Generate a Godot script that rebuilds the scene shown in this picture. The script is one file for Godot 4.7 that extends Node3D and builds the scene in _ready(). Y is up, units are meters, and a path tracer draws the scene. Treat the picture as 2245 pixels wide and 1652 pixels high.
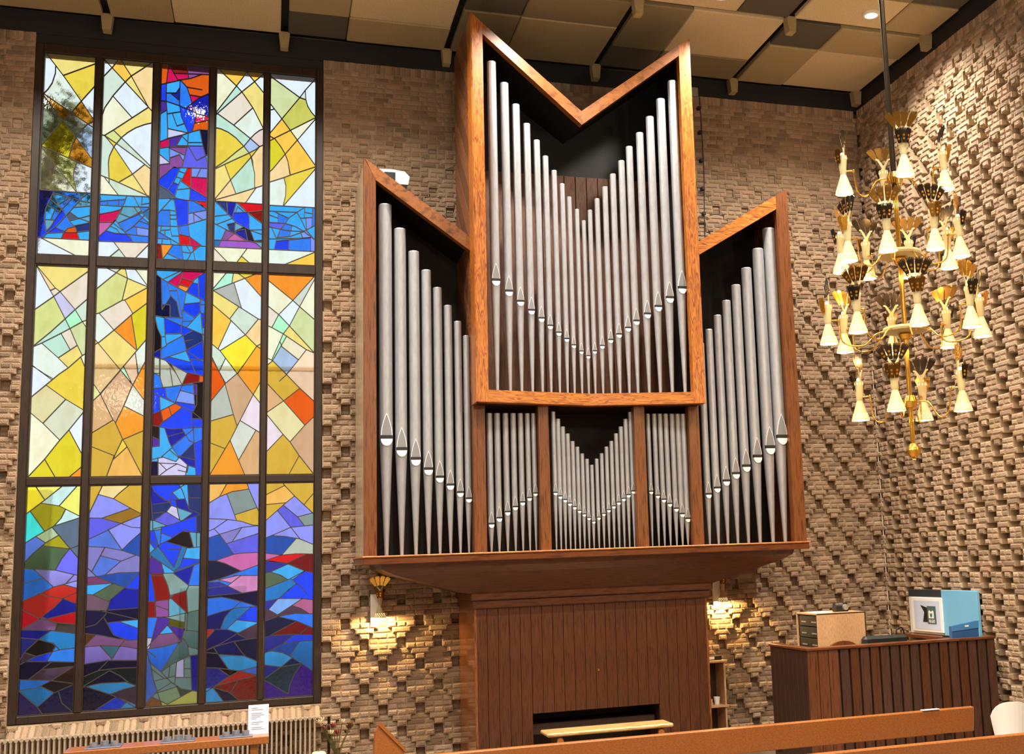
extends Node3D
# A church interior: stained-glass window, pipe organ, patterned brick walls, chandelier, desk and pews.
# Units are metres, y is up. The back wall is the plane z = 0, the right wall the plane x = 8.

const CEIL := 8.92
const UNIT := 0.1066      # one header brick with its joint
const COURSE := 0.0629
var mats := {}
var taken := {}
var rng := RandomNumberGenerator.new()


func _ready() -> void:
	rng.seed = 7
	setup_view()
	setup_lights()
	make_materials()
	build_room()
	build_ceiling()
	build_window()
	build_outside()
	build_organ()
	build_chandelier()
	build_desk()
	build_pews()
	build_left_corner()
	build_details()


func setup_view() -> void:
	var cam := Camera3D.new()
	cam.name = "camera"
	cam.projection = Camera3D.PROJECTION_FRUSTUM
	cam.near = 0.05
	cam.far = 400.0
	cam.size = 1652.0 / 2508.36 * 0.05
	cam.frustum_offset = Vector2(-299.62, 28.12) / 2508.36 * 0.05
	cam.position = Vector3(0, 2.4, 14.0)
	cam.rotation = Vector3(0.147031, -0.322665, -0.038323)
	add_child(cam)
	cam.current = true
	var env := Environment.new()
	env.background_mode = Environment.BG_SKY
	var sky := Sky.new()
	var sm := ProceduralSkyMaterial.new()
	sm.sky_top_color = Color(0.9, 0.945, 1.0)
	sm.sky_horizon_color = Color(0.97, 0.98, 1.0)
	sm.ground_horizon_color = Color(0.85, 0.85, 0.83)
	sm.ground_bottom_color = Color(0.45, 0.45, 0.42)
	sm.sky_energy_multiplier = 1.0
	sky.sky_material = sm
	env.sky = sky
	env.background_energy_multiplier = SKY_ENERGY
	env.tonemap_mode = Environment.TONE_MAPPER_LINEAR
	env.tonemap_exposure = 1.0
	env.sdfgi_enabled = true
	env.ssao_enabled = true
	env.ssil_enabled = true
	var we := WorldEnvironment.new()
	we.name = "world_environment"
	we.environment = env
	add_child(we)


const SKY_ENERGY := 1.55
const DOWN_ENERGY := 26.0
const DOWN_COLOR := Color(1.0, 0.955, 0.885)


func setup_lights() -> void:
	var sun := DirectionalLight3D.new()
	sun.name = "sun"
	sun.rotation_degrees = Vector3(-38, 24, 0)   # shines from behind the church onto the houses outside
	sun.light_energy = 1.0
	sun.light_color = Color(1.0, 0.99, 0.97)
	sun.light_angular_distance = 3.0
	sun.shadow_enabled = true
	sun.sky_mode = DirectionalLight3D.SKY_MODE_LIGHT_ONLY
	add_child(sun)


# ---------------------------------------------------------------- helpers

func numbered(called: String) -> String:
	if not taken.has(called):
		taken[called] = 0
		return called
	taken[called] += 1
	return "%s_%03d" % [called, taken[called]]


func thing(called: String, label: String, category: String, at := Vector3.ZERO, group := "") -> Node3D:
	var o := Node3D.new()
	o.name = numbered(called)
	o.position = at
	o.set_meta("label", label)
	o.set_meta("category", category)
	if group:
		o.set_meta("group", group)
	add_child(o)
	return o


func structure(called: String, label: String, category: String) -> Node3D:
	var o := thing(called, label, category)
	o.set_meta("kind", "structure")
	return o


func group_node(called: String, parent: Node, at := Vector3.ZERO) -> Node3D:
	var o := Node3D.new()
	o.name = called
	o.position = at
	parent.add_child(o, true)
	return o


func begin() -> SurfaceTool:
	var st := SurfaceTool.new()
	st.begin(Mesh.PRIMITIVE_TRIANGLES)
	return st


func put(called: String, st: SurfaceTool, m: Material, parent: Node) -> MeshInstance3D:
	var o := MeshInstance3D.new()
	o.name = called
	o.mesh = st.commit()
	o.material_override = m
	parent.add_child(o, true)
	return o


func place(called: String, mesh: Mesh, m: Material, parent: Node, xf := Transform3D.IDENTITY) -> MeshInstance3D:
	var o := MeshInstance3D.new()
	o.name = called
	o.mesh = mesh
	if m:
		o.material_override = m
	o.transform = xf
	parent.add_child(o, true)
	return o


func tri(st: SurfaceTool, a: Vector3, b: Vector3, c: Vector3) -> void:
	var n := (b - a).cross(c - a).normalized()
	st.set_normal(n)
	st.add_vertex(a)
	st.add_vertex(c)
	st.add_vertex(b)


func quad(st: SurfaceTool, a: Vector3, b: Vector3, c: Vector3, d: Vector3) -> void:
	tri(st, a, b, c)
	tri(st, a, c, d)


func smooth_quad(st: SurfaceTool, p: Array, n: Array) -> void:
	for k in [0, 2, 1, 0, 3, 2]:
		st.set_normal(n[k])
		st.add_vertex(p[k])


# a box with chamfered edges, lo and hi are opposite corners
func box(st: SurfaceTool, lo: Vector3, hi: Vector3, bev := 0.004, xf := Transform3D.IDENTITY) -> void:
	var s := hi - lo
	var b: float = minf(bev, minf(s.x, minf(s.y, s.z)) * 0.3)
	var c := (lo + hi) * 0.5
	var h := s * 0.5
	var g := h - Vector3(b, b, b)
	var f := {}
	for sx in [-1, 1]:
		for sy in [-1, 1]:
			for sz in [-1, 1]:
				var q := Vector3(sx, sy, sz)
				f[[sx, sy, sz, 0]] = xf * (c + Vector3(h.x * sx, g.y * sy, g.z * sz))
				f[[sx, sy, sz, 1]] = xf * (c + Vector3(g.x * sx, h.y * sy, g.z * sz))
				f[[sx, sy, sz, 2]] = xf * (c + Vector3(g.x * sx, g.y * sy, h.z * sz))
	for s1 in [-1, 1]:
		# faces
		face(st, [f[[s1, -1, -1, 0]], f[[s1, 1, -1, 0]], f[[s1, 1, 1, 0]], f[[s1, -1, 1, 0]]], s1 > 0)
		face(st, [f[[-1, s1, -1, 1]], f[[-1, s1, 1, 1]], f[[1, s1, 1, 1]], f[[1, s1, -1, 1]]], s1 > 0)
		face(st, [f[[-1, -1, s1, 2]], f[[1, -1, s1, 2]], f[[1, 1, s1, 2]], f[[-1, 1, s1, 2]]], s1 > 0)
		for s2 in [-1, 1]:
			# edges along z, x, y
			face(st, [f[[s1, s2, -1, 0]], f[[s1, s2, -1, 1]], f[[s1, s2, 1, 1]], f[[s1, s2, 1, 0]]], s1 * s2 > 0)
			face(st, [f[[-1, s1, s2, 1]], f[[-1, s1, s2, 2]], f[[1, s1, s2, 2]], f[[1, s1, s2, 1]]], s1 * s2 > 0)
			face(st, [f[[s1, -1, s2, 2]], f[[s1, -1, s2, 0]], f[[s1, 1, s2, 0]], f[[s1, 1, s2, 2]]], s1 * s2 > 0)
			for s3 in [-1, 1]:
				var p := [f[[s1, s2, s3, 0]], f[[s1, s2, s3, 1]], f[[s1, s2, s3, 2]]]
				if s1 * s2 * s3 > 0:
					tri(st, p[0], p[1], p[2])
				else:
					tri(st, p[0], p[2], p[1])


func face(st: SurfaceTool, p: Array, keep: bool) -> void:
	if keep:
		quad(st, p[0], p[1], p[2], p[3])
	else:
		quad(st, p[0], p[3], p[2], p[1])


func ccw(poly: PackedVector2Array) -> PackedVector2Array:
	if Geometry2D.is_polygon_clockwise(poly):
		var q := poly.duplicate()
		q.reverse()
		return q
	return poly


# a polygon in x, y pulled from z0 (back) to z1 (front)
func prism(st: SurfaceTool, poly: PackedVector2Array, z0: float, z1: float, xf := Transform3D.IDENTITY) -> void:
	prism_by(st, poly, func(_p): return z0, func(_p): return z1, xf)


func prism_by(st: SurfaceTool, poly_in: PackedVector2Array, back: Callable, front: Callable, xf := Transform3D.IDENTITY) -> void:
	var poly := ccw(poly_in)
	var t := Geometry2D.triangulate_polygon(poly)
	var A: Array[Vector3] = []
	var B: Array[Vector3] = []
	for p in poly:
		A.append(xf * Vector3(p.x, p.y, back.call(p)))
		B.append(xf * Vector3(p.x, p.y, front.call(p)))
	for k in range(0, t.size(), 3):
		var a := t[k]
		var b := t[k + 1]
		var c := t[k + 2]
		if (poly[b] - poly[a]).cross(poly[c] - poly[a]) < 0:
			var w := b
			b = c
			c = w
		tri(st, B[a], B[b], B[c])
		tri(st, A[a], A[c], A[b])
	for k in poly.size():
		var j := (k + 1) % poly.size()
		quad(st, A[k], A[j], B[j], B[k])


# profile of (radius, height) points turned round the y axis
func lathe(st: SurfaceTool, prof: Array, seg := 20, xf := Transform3D.IDENTITY, flat := false) -> void:
	for i in prof.size() - 1:
		var p: Vector2 = prof[i]
		var q: Vector2 = prof[i + 1]
		var d := (q - p).normalized()
		var nr := d.y
		var ny := -d.x
		for k in seg:
			var a0 := TAU * k / seg
			var a1 := TAU * (k + 1) / seg
			var c0 := Vector3(cos(a0), 0, sin(a0))
			var c1 := Vector3(cos(a1), 0, sin(a1))
			var P := [c0 * p.x + Vector3.UP * p.y, c0 * q.x + Vector3.UP * q.y, c1 * q.x + Vector3.UP * q.y, c1 * p.x + Vector3.UP * p.y]
			var N := [(c0 * nr + Vector3.UP * ny), (c0 * nr + Vector3.UP * ny), (c1 * nr + Vector3.UP * ny), (c1 * nr + Vector3.UP * ny)]
			for j in 4:
				P[j] = xf * P[j]
				N[j] = (xf.basis * N[j]).normalized()
			smooth_quad(st, P, N)


func tube(st: SurfaceTool, pts: PackedVector3Array, r: float, seg := 8) -> void:
	var rings := []
	var side := Vector3.ZERO
	for i in pts.size():
		var d := (pts[mini(i + 1, pts.size() - 1)] - pts[maxi(i - 1, 0)]).normalized()
		if side == Vector3.ZERO:
			side = d.cross(Vector3.UP if absf(d.y) < 0.9 else Vector3.RIGHT).normalized()
		else:
			side = (side - d * side.dot(d)).normalized()
		var up := side.cross(d).normalized()
		var ring := []
		for k in seg:
			var a := TAU * k / seg
			ring.append([pts[i] + (side * cos(a) + up * sin(a)) * r, side * cos(a) + up * sin(a)])
		rings.append(ring)
	for i in pts.size() - 1:
		for k in seg:
			var j := (k + 1) % seg
			var A: Array = rings[i]
			var B: Array = rings[i + 1]
			smooth_quad(st, [A[k][0], B[k][0], B[j][0], A[j][0]], [A[k][1], B[k][1], B[j][1], A[j][1]])
	for e in [0, pts.size() - 1]:
		var ring: Array = rings[e]
		for k in range(1, seg - 1):
			if e == 0:
				tri(st, ring[0][0], ring[k][0], ring[k + 1][0])
			else:
				tri(st, ring[0][0], ring[k + 1][0], ring[k][0])


func curve(pts: Array, step := 0.03) -> PackedVector3Array:
	var c := Curve3D.new()
	c.bake_interval = step
	for i in pts.size():
		var a: Vector3 = pts[maxi(i - 1, 0)]
		var b: Vector3 = pts[mini(i + 1, pts.size() - 1)]
		var t := (b - a) / 6.0
		c.add_point(pts[i], -t, t)
	return c.get_baked_points()


func V2(a: Array) -> PackedVector2Array:
	var p := PackedVector2Array()
	for k in range(0, a.size(), 2):
		p.append(Vector2(a[k], a[k + 1]))
	return p


# ---------------------------------------------------------------- materials

func noise_tex(freq: float, ramp: Array, size := 512, octaves := 4, s := 1, kind := FastNoiseLite.TYPE_SIMPLEX_SMOOTH) -> NoiseTexture2D:
	var n := FastNoiseLite.new()
	n.seed = s
	n.noise_type = kind
	n.frequency = freq
	n.fractal_octaves = octaves
	var t := NoiseTexture2D.new()
	t.width = size
	t.height = size
	t.seamless = true
	t.noise = n
	if ramp:
		var g := Gradient.new()
		g.offsets = PackedFloat32Array(ramp[0])
		g.colors = PackedColorArray(ramp[1])
		t.color_ramp = g
	return t


func mat(c: Color, rough := 0.6, metal := 0.0) -> StandardMaterial3D:
	var m := StandardMaterial3D.new()
	m.albedo_color = c
	m.roughness = rough
	m.metallic = metal
	return m


func rgb(r: int, g: int, b: int) -> Color:
	return Color(r / 255.0, g / 255.0, b / 255.0)


# grain runs along the axis with the small scale
func wood(c: Color, rough: float, sc: Vector3, tex: Texture2D, world := true) -> StandardMaterial3D:
	var m := mat(c, rough)
	m.albedo_texture = tex
	m.uv1_triplanar = true
	m.uv1_world_triplanar = world
	m.uv1_scale = sc
	return m


func make_materials() -> void:
	var grain := noise_tex(0.012, [[0.0, 0.35, 0.5, 0.62, 1.0], [rgb(120, 105, 95), rgb(190, 178, 168), rgb(230, 224, 218), rgb(206, 196, 186), rgb(255, 252, 248)]], 512, 5, 3)
	var flame := noise_tex(0.007, [[0.0, 0.3, 0.42, 0.48, 0.56, 0.64, 1.0], [rgb(120, 78, 44), rgb(255, 240, 215), rgb(176, 128, 84), rgb(255, 248, 230), rgb(140, 92, 56), rgb(255, 242, 218), rgb(190, 144, 100)]], 512, 4, 11)
	var specks := noise_tex(0.06, [[0.0, 0.5, 1.0], [rgb(196, 186, 176), rgb(232, 226, 220), rgb(255, 255, 255)]], 512, 4, 5)
	var bumps := noise_tex(0.05, [], 512, 4, 8)
	mats.wood_post = wood(rgb(188, 124, 54), 0.36, Vector3(3.2, 0.32, 3.2), flame)
	mats.wood_rail = wood(rgb(192, 130, 60), 0.36, Vector3(0.32, 3.6, 3.6), flame)
	mats.wood_beam = wood(rgb(150, 94, 44), 0.42, Vector3(1.0, 1.4, 2.0), grain)
	mats.wood_red = wood(rgb(130, 78, 38), 0.36, Vector3(5.0, 0.4, 5.0), grain)
	mats.wood_red_flat = wood(rgb(122, 70, 36), 0.3, Vector3(0.4, 5.0, 5.0), grain)
	mats.wood_mid = wood(rgb(90, 58, 44), 0.4, Vector3(6.0, 0.5, 6.0), grain)
	mats.wood_mid_b = wood(rgb(78, 52, 42), 0.4, Vector3(6.0, 0.5, 6.0), grain)
	mats.wood_brown = wood(rgb(94, 54, 30), 0.34, Vector3(6.0, 0.5, 6.0), grain)
	mats.wood_brown_flat = wood(rgb(104, 62, 32), 0.34, Vector3(0.5, 6.0, 6.0), grain)
	mats.wood_pale_daylit = wood(rgb(236, 218, 190), 0.22, Vector3(4.0, 0.5, 4.0), grain)  # pale wood, paled further to carry the daylight from the window
	mats.wood_side = wood(rgb(150, 98, 66), 0.4, Vector3(4.0, 2.0, 1.2), grain)
	mats.wood_side_b = wood(rgb(122, 78, 54), 0.4, Vector3(4.0, 1.2, 2.0), grain)
	mats.wood_gloss = wood(rgb(150, 96, 58), 0.1, Vector3(4.0, 0.5, 4.0), grain)
	mats.wood_inner = wood(rgb(128, 86, 64), 0.6, Vector3(8.0, 0.6, 8.0), grain)
	mats.wood_shadow = wood(rgb(36, 25, 20), 0.7, Vector3(6.0, 0.6, 6.0), grain)  # near-black: the shade inside the organ case is put into the colour
	mats.wood_dark = wood(rgb(62, 38, 28), 0.5, Vector3(6.0, 0.6, 6.0), grain)
	mats.wood_pale = wood(rgb(226, 186, 122), 0.35, Vector3(0.5, 5.0, 5.0), grain)
	mats.wood_pew = wood(rgb(158, 98, 50), 0.22, Vector3(1.2, 2.6, 2.6), specks)
	mats.wood_amber = wood(rgb(116, 70, 44), 0.36, Vector3(5.0, 0.5, 5.0), grain)
	mats.wood_box = wood(rgb(216, 174, 132), 0.45, Vector3(4.0, 0.5, 4.0), specks)
	mats.frame = wood(rgb(54, 38, 30), 0.42, Vector3(5.0, 0.5, 5.0), grain)
	mats.lead = mat(rgb(66, 63, 60), 0.55, 0.3)
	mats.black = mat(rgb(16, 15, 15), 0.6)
	mats.dark = mat(rgb(30, 29, 31), 0.7)
	mats.white = mat(rgb(236, 234, 230), 0.4)
	mats.cream = mat(rgb(184, 168, 124), 0.4)
	mats.brass = mat(rgb(236, 186, 84), 0.16, 1.0)
	mats.brass_dark = mat(rgb(120, 84, 36), 0.28, 1.0)
	mats.bronze = mat(rgb(46, 36, 24), 0.3, 0.8)
	mats.steel = mat(rgb(180, 180, 178), 0.4, 0.7)
	mats.tin = mat(rgb(172, 175, 182), 0.42, 0.5)
	mats.tin.albedo_texture = noise_tex(0.02, [[0.0, 0.5, 1.0], [rgb(228, 228, 229), rgb(242, 242, 243), rgb(255, 255, 255)]], 256, 4, 21)
	mats.tin.uv1_triplanar = true
	mats.tin.uv1_scale = Vector3(5, 1.2, 5)
	mats.tin_leaf_shaded = mat(rgb(132, 135, 140), 0.5, 0.5)  # darker tin: the dark reflection on the flat lips is put into the colour
	mats.tin_lip_lit = mat(rgb(226, 227, 230), 0.38, 0.45)  # lighter tin: light caught by lower lips and rims is in the colour
	mats.glow = mat(rgb(255, 244, 214), 0.5)
	mats.glow.emission_enabled = true
	mats.glow.emission = Color(1.0, 0.93, 0.72)
	mats.glow.emission_energy_multiplier = 5.0
	mats.glow_soft = mat(rgb(255, 236, 190), 0.5)
	mats.glow_soft.emission_enabled = true
	mats.glow_soft.emission = Color(1.0, 0.9, 0.62)
	mats.glow_soft.emission_energy_multiplier = 2.4
	mats.glow_white = mat(Color.WHITE, 0.5)
	mats.glow_white.emission_enabled = true
	mats.glow_white.emission = Color(1.0, 0.97, 0.92)
	mats.glow_white.emission_energy_multiplier = 6.0
	# bricks: eight tones, the same for single bricks and for the field
	mats.brick = mat(Color.WHITE, 0.85)
	mats.brick.vertex_color_use_as_albedo = true
	mats.brick.albedo_texture = specks
	mats.brick.uv1_triplanar = true
	mats.brick.uv1_world_triplanar = true
	mats.brick.uv1_scale = Vector3(3, 3, 3)
	mats.brick.heightmap_enabled = true
	mats.brick.heightmap_texture = bumps
	mats.brick.heightmap_scale = 1.2
	mats.brick_tones = []
	for c in BRICK_TONES:
		var m: StandardMaterial3D = mats.brick.duplicate()
		m.vertex_color_use_as_albedo = false
		m.albedo_color = c
		mats.brick_tones.append(m)
	mats.mortar = mat(rgb(160, 138, 112), 0.95)
	mats.core = mat(rgb(140, 120, 98), 0.95)
	mats.plaster = mat(rgb(138, 120, 102), 0.9)
	for p in [["panel_cream", rgb(228, 212, 172)], ["panel_tan", rgb(184, 168, 128)], ["panel_olive", rgb(146, 134, 102)], ["panel_grey", rgb(94, 90, 78)]]:
		var m := mat(p[1], 0.95)
		m.albedo_texture = specks
		m.uv1_triplanar = true
		m.uv1_world_triplanar = true
		m.uv1_scale = Vector3(2.2, 2.2, 2.2)
		m.heightmap_enabled = true
		m.heightmap_texture = bumps
		m.heightmap_scale = 0.3
		mats[p[0]] = m


const BRICK_TONES := [Color(0.78, 0.69, 0.60), Color(0.74, 0.65, 0.57), Color(0.71, 0.62, 0.52), Color(0.82, 0.72, 0.63), Color(0.67, 0.57, 0.48), Color(0.76, 0.67, 0.56), Color(0.80, 0.68, 0.59), Color(0.63, 0.55, 0.47)]


# ---------------------------------------------------------------- room

# a rough brick with the mortar bed behind it; its face is the plane z = 0, one unit wide, one course high
func brick_mesh(s: int, units: int) -> ArrayMesh:
	var r := RandomNumberGenerator.new()
	r.seed = s
	var w := UNIT * units - 0.011
	var h := COURSE - 0.011
	var back := -0.15
	var c := 0.01
	var outer: Array[Vector3] = []
	var inner: Array[Vector3] = []
	for q in [Vector2(-1, -1), Vector2(1, -1), Vector2(1, 1), Vector2(-1, 1)]:
		var j := Vector2(r.randf_range(-0.004, 0.003), r.randf_range(-0.003, 0.003))
		var o := Vector2((w * 0.5 + j.x) * q.x, (h * 0.5 + j.y) * q.y)
		outer.append(Vector3(o.x, o.y, -c - r.randf_range(0, 0.003)))
		inner.append(Vector3(o.x - c * q.x, o.y - c * q.y, r.randf_range(-0.003, 0.001)))
	var st := begin()
	quad(st, inner[0], inner[1], inner[2], inner[3])
	for k in 4:
		var j := (k + 1) % 4
		quad(st, outer[k], outer[j], inner[j], inner[k])
		quad(st, Vector3(outer[k].x, outer[k].y, back), Vector3(outer[j].x, outer[j].y, back), outer[j], outer[k])
	var mesh := st.commit()
	mesh.surface_set_material(0, mats.brick)
	var sm := begin()
	var W := UNIT * units * 0.5
	var H := COURSE * 0.5
	var f := -0.013
	quad(sm, Vector3(-W, -H, f), Vector3(W, -H, f), Vector3(W, H, f), Vector3(-W, H, f))
	var e := [Vector2(-W, -H), Vector2(W, -H), Vector2(W, H), Vector2(-W, H)]
	for k in 4:
		var a: Vector2 = e[k]
		var b: Vector2 = e[(k + 1) % 4]
		quad(sm, Vector3(a.x, a.y, back), Vector3(b.x, b.y, back), Vector3(b.x, b.y, f), Vector3(a.x, a.y, f))
	sm.commit(mesh)
	mesh.surface_set_material(1, mats.mortar)
	return mesh


# [start in units, width in units, level] of the pieces in one course; level 1 stands proud, -1 lies deep
func course_pieces(j: int, deep_style: bool) -> Array:
	var row := j % 4
	var c := 0.0 if (j / 4) % 2 == 0 else 2.0
	var out := []
	if deep_style:
		match row:
			3: out = [[-0.5, 1, 1], [0.5, 0.5, -1], [1, 1, 1], [2, 1, 1], [3, 0.5, -1]]
			2: out = [[-1, 2, 1], [1, 2, -1]]
			1: out = [[-1.5, 1, 1], [-0.5, 2, 1], [1.5, 1, -1]]
			0: out = [[-1, 2, 1], [1, 2, -1]]
		if row == 0:
			out = [[-1, 1, 1], [0, 1, 1], [1, 2, -1]]
	else:
		match row:
			0: out = [[-1.5, 1, 1], [-0.5, 1, 1], [0.5, 1, 1], [1.5, 1, -1]]
			1: out = [[-1, 2, 1], [1, 2, 0]]
			2: out = [[-0.5, 1, 1], [0.5, 2, 0], [2.5, 1, 0]]
			3: out = [[-0.5, 1, -1], [0.5, 1, 0], [1.5, 2, 0]]
	var r := []
	for p in out:
		r.append([p[0] + c, p[1], p[2]])
	return r


# bricks of a wall; turn takes wall axes (along, up, out) to the world. holes: rectangles left free. single: which bricks are built one by one
func lay_bricks(parent: Node3D, turn: Transform3D, s0: float, s1: float, top: float, deep_style: bool, relief: Callable, holes: Array, rank: Callable) -> void:
	var variants := [brick_mesh(1, 1), brick_mesh(2, 1), brick_mesh(3, 1)]
	var wide := [brick_mesh(4, 2), brick_mesh(5, 2), brick_mesh(6, 2)]
	var all := []
	var courses := int(top / COURSE)
	for j in courses:
		var y := (courses - 1 - j + 0.5) * COURSE + (top - courses * COURSE)
		var n0 := int(floor(s0 / (4 * UNIT))) - 1
		var n1 := int(ceil(s1 / (4 * UNIT))) + 1
		for n in range(n0, n1):
			for p in course_pieces(j, deep_style):
				var a: float = (p[0] + 4.0 * n) * UNIT
				var b: float = a + p[1] * UNIT
				var spans := [[maxf(a, s0), minf(b, s1)]]
				for h in holes:
					if y > h.position.y and y < h.end.y:
						var next := []
						for sp in spans:
							if sp[1] <= h.position.x or sp[0] >= h.end.x:
								next.append(sp)
							else:
								if sp[0] < h.position.x: next.append([sp[0], h.position.x])
								if sp[1] > h.end.x: next.append([h.end.x, sp[1]])
						spans = next
				for sp in spans:
					if sp[1] - sp[0] < 0.03:
						continue
					var mid: float = (sp[0] + sp[1]) * 0.5
					var lift: float = float(p[2]) * float(relief.call(mid, y)) * (1.4 if p[2] < 0 else 0.9)
					lift += rng.randf_range(-0.004, 0.004)
					all.append({"s": mid, "w": sp[1] - sp[0], "y": y, "z": lift, "tone": rng.randi() % 8, "flip": rng.randf() < 0.5, "rank": rank.call(mid, y)})
	# a soldier course closes the top
	all.sort_custom(func(p, q): return p.rank < q.rank)
	var singles := 0
	var rest := []
	for p in all:
		var units := 2 if p.w > UNIT * 1.3 else 1
		var b := Basis(Vector3.BACK, PI if p.flip else 0.0).scaled(Vector3(p.w / (UNIT * units), 1, 1))
		var xf: Transform3D = turn * Transform3D(b, Vector3(p.s, p.y, p.z))
		if singles < 295 and p.rank < 1e6:
			singles += 1
			var o := place("brick", (wide if units == 2 else variants)[rng.randi() % 3], null, parent, xf)
			o.set_surface_override_material(0, mats.brick_tones[p.tone])
		else:
			var b2 := Basis(Vector3.BACK, PI if p.flip else 0.0).scaled(Vector3(p.w / UNIT, 1, 1))
			rest.append([turn * Transform3D(b2, Vector3(p.s, p.y, p.z)), p.tone])
	var mm := MultiMesh.new()
	mm.transform_format = MultiMesh.TRANSFORM_3D
	mm.use_colors = true
	mm.mesh = variants[0]
	mm.instance_count = rest.size()
	for k in rest.size():
		mm.set_instance_transform(k, rest[k][0])
		mm.set_instance_color(k, BRICK_TONES[rest[k][1]].srgb_to_linear())
	var mi := MultiMeshInstance3D.new()
	mi.name = "brick_field"
	mi.multimesh = mm
	mi.set_meta("kind", "stuff")
	parent.add_child(mi, true)


func soldier_course(parent: Node3D, turn: Transform3D, s0: float, s1: float, y0: float, y1: float) -> void:
	var mesh := brick_mesh(9, 2)
	var n := int((s1 - s0) / COURSE)
	var list := []
	for k in n:
		var b := Basis(Vector3.BACK, PI / 2 if rng.randf() < 0.5 else -PI / 2)
		b = Basis.from_scale(Vector3(1, (y1 - y0) / (UNIT * 2), 1)) * b
		list.append(turn * Transform3D(b, Vector3(s0 + (k + 0.5) * (s1 - s0) / n, (y0 + y1) * 0.5, rng.randf_range(-0.006, 0.004))))
	var mm := MultiMesh.new()
	mm.transform_format = MultiMesh.TRANSFORM_3D
	mm.use_colors = true
	mm.mesh = mesh
	mm.instance_count = n
	for k in n:
		mm.set_instance_transform(k, list[k])
		mm.set_instance_color(k, BRICK_TONES[rng.randi() % 8].srgb_to_linear())
	var mi := MultiMeshInstance3D.new()
	mi.name = "soldier_course"
	mi.multimesh = mm
	mi.set_meta("kind", "stuff")
	parent.add_child(mi, true)


const WALL_TOP := 8.70

func build_room() -> void:
	var fl := structure("floor", "brown tiled church floor below the pews", "floor")
	var st := begin()
	box(st, Vector3(-6.3, -0.3, -0.45), Vector3(8.45, 0, 17.3), 0.0)
	put("floor_slab", st, mat(rgb(112, 98, 84), 0.6), fl)

	var back := structure("wall_back", "pinkish brown patterned brick wall behind the organ and window", "wall")
	st = begin()
	box(st, Vector3(-6.3, 0, -0.45), Vector3(-2.62, CEIL + 0.1, -0.12), 0.0)
	box(st, Vector3(0.585, 0, -0.45), Vector3(8.45, CEIL + 0.1, -0.12), 0.0)
	box(st, Vector3(-2.62, 0, -0.45), Vector3(0.585, 0.93, -0.12), 0.0)
	box(st, Vector3(-2.62, 8.58, -0.45), Vector3(0.585, CEIL + 0.1, -0.12), 0.0)
	put("wall_core", st, mats.core, back)
	var low := func(_x, y): return clampf((8.6 - y) / 4.2, 0.12, 1.0) * 0.048
	var rank_back := func(x, y): return (absf(y - 1.4) + absf(x - 1.3) * 0.5) if x > 0.6 and x < 2.1 and y < 2.6 and y > 0.35 else 1e7
	lay_bricks(back, Transform3D.IDENTITY, -3.9, 8.0, WALL_TOP - 0.115, false, low, [Rect2(-2.62, 0.93, 3.205, 9.0)], rank_back)
	soldier_course(back, Transform3D.IDENTITY, 0.585, 7.97, WALL_TOP - 0.115, WALL_TOP)
	soldier_course(back, Transform3D.IDENTITY, -3.9, -2.62, WALL_TOP - 0.115, WALL_TOP)
	st = begin()
	box(st, Vector3(-6.0, WALL_TOP, -0.14), Vector3(8.1, CEIL + 0.05, -0.03), 0.0)
	box(st, Vector3(-2.62, 8.56, -0.14), Vector3(0.585, WALL_TOP, -0.05), 0.0)
	put("dark_frieze", st, mats.dark, back)

	var right := structure("wall_right", "brick wall with deep staggered relief on the right side", "wall")
	st = begin()
	box(st, Vector3(8.12, 0, -0.45), Vector3(8.45, CEIL + 0.1, 17.3), 0.0)
	put("wall_core", st, mats.core, right)
	var rel := func(_z, y): return clampf((9.3 - y) / 3.2, 0.1, 1.0) * 0.06
	var rank_right := func(z, y): return 10.0 - z + absf(y - 3.0) * 0.25 if z < 3.55 - absf(y - 6.0) * 0.04 and z > 1.2 and y > 1.6 and y < 8.2 else 1e7
	var turn := Transform3D(Basis(Vector3.UP, -PI / 2), Vector3(8.0, 0, 0))
	lay_bricks(right, turn, 0.0, 6.5, WALL_TOP - 0.115, true, rel, [], rank_right)
	soldier_course(right, turn, 0.0, 6.5, WALL_TOP - 0.115, WALL_TOP)
	st = begin()
	box(st, Vector3(8.03, WALL_TOP, -0.03), Vector3(8.12, CEIL + 0.05, 17), 0.0)
	put("dark_frieze", st, mats.dark, right)

	for w in [["wall_left", "plain brown side wall left of the window", Vector3(-6.3, 0, -0.45), Vector3(-6.0, CEIL + 0.1, 17.3)], ["wall_front", "plain brown wall behind the viewer", Vector3(-6.0, 0, 17.0), Vector3(8.12, CEIL + 0.1, 17.3)]]:
		var n := structure(w[0], w[1], "wall")
		st = begin()
		box(st, w[2], w[3], 0.0)
		put("wall_core", st, mats.plaster, n)


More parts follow.
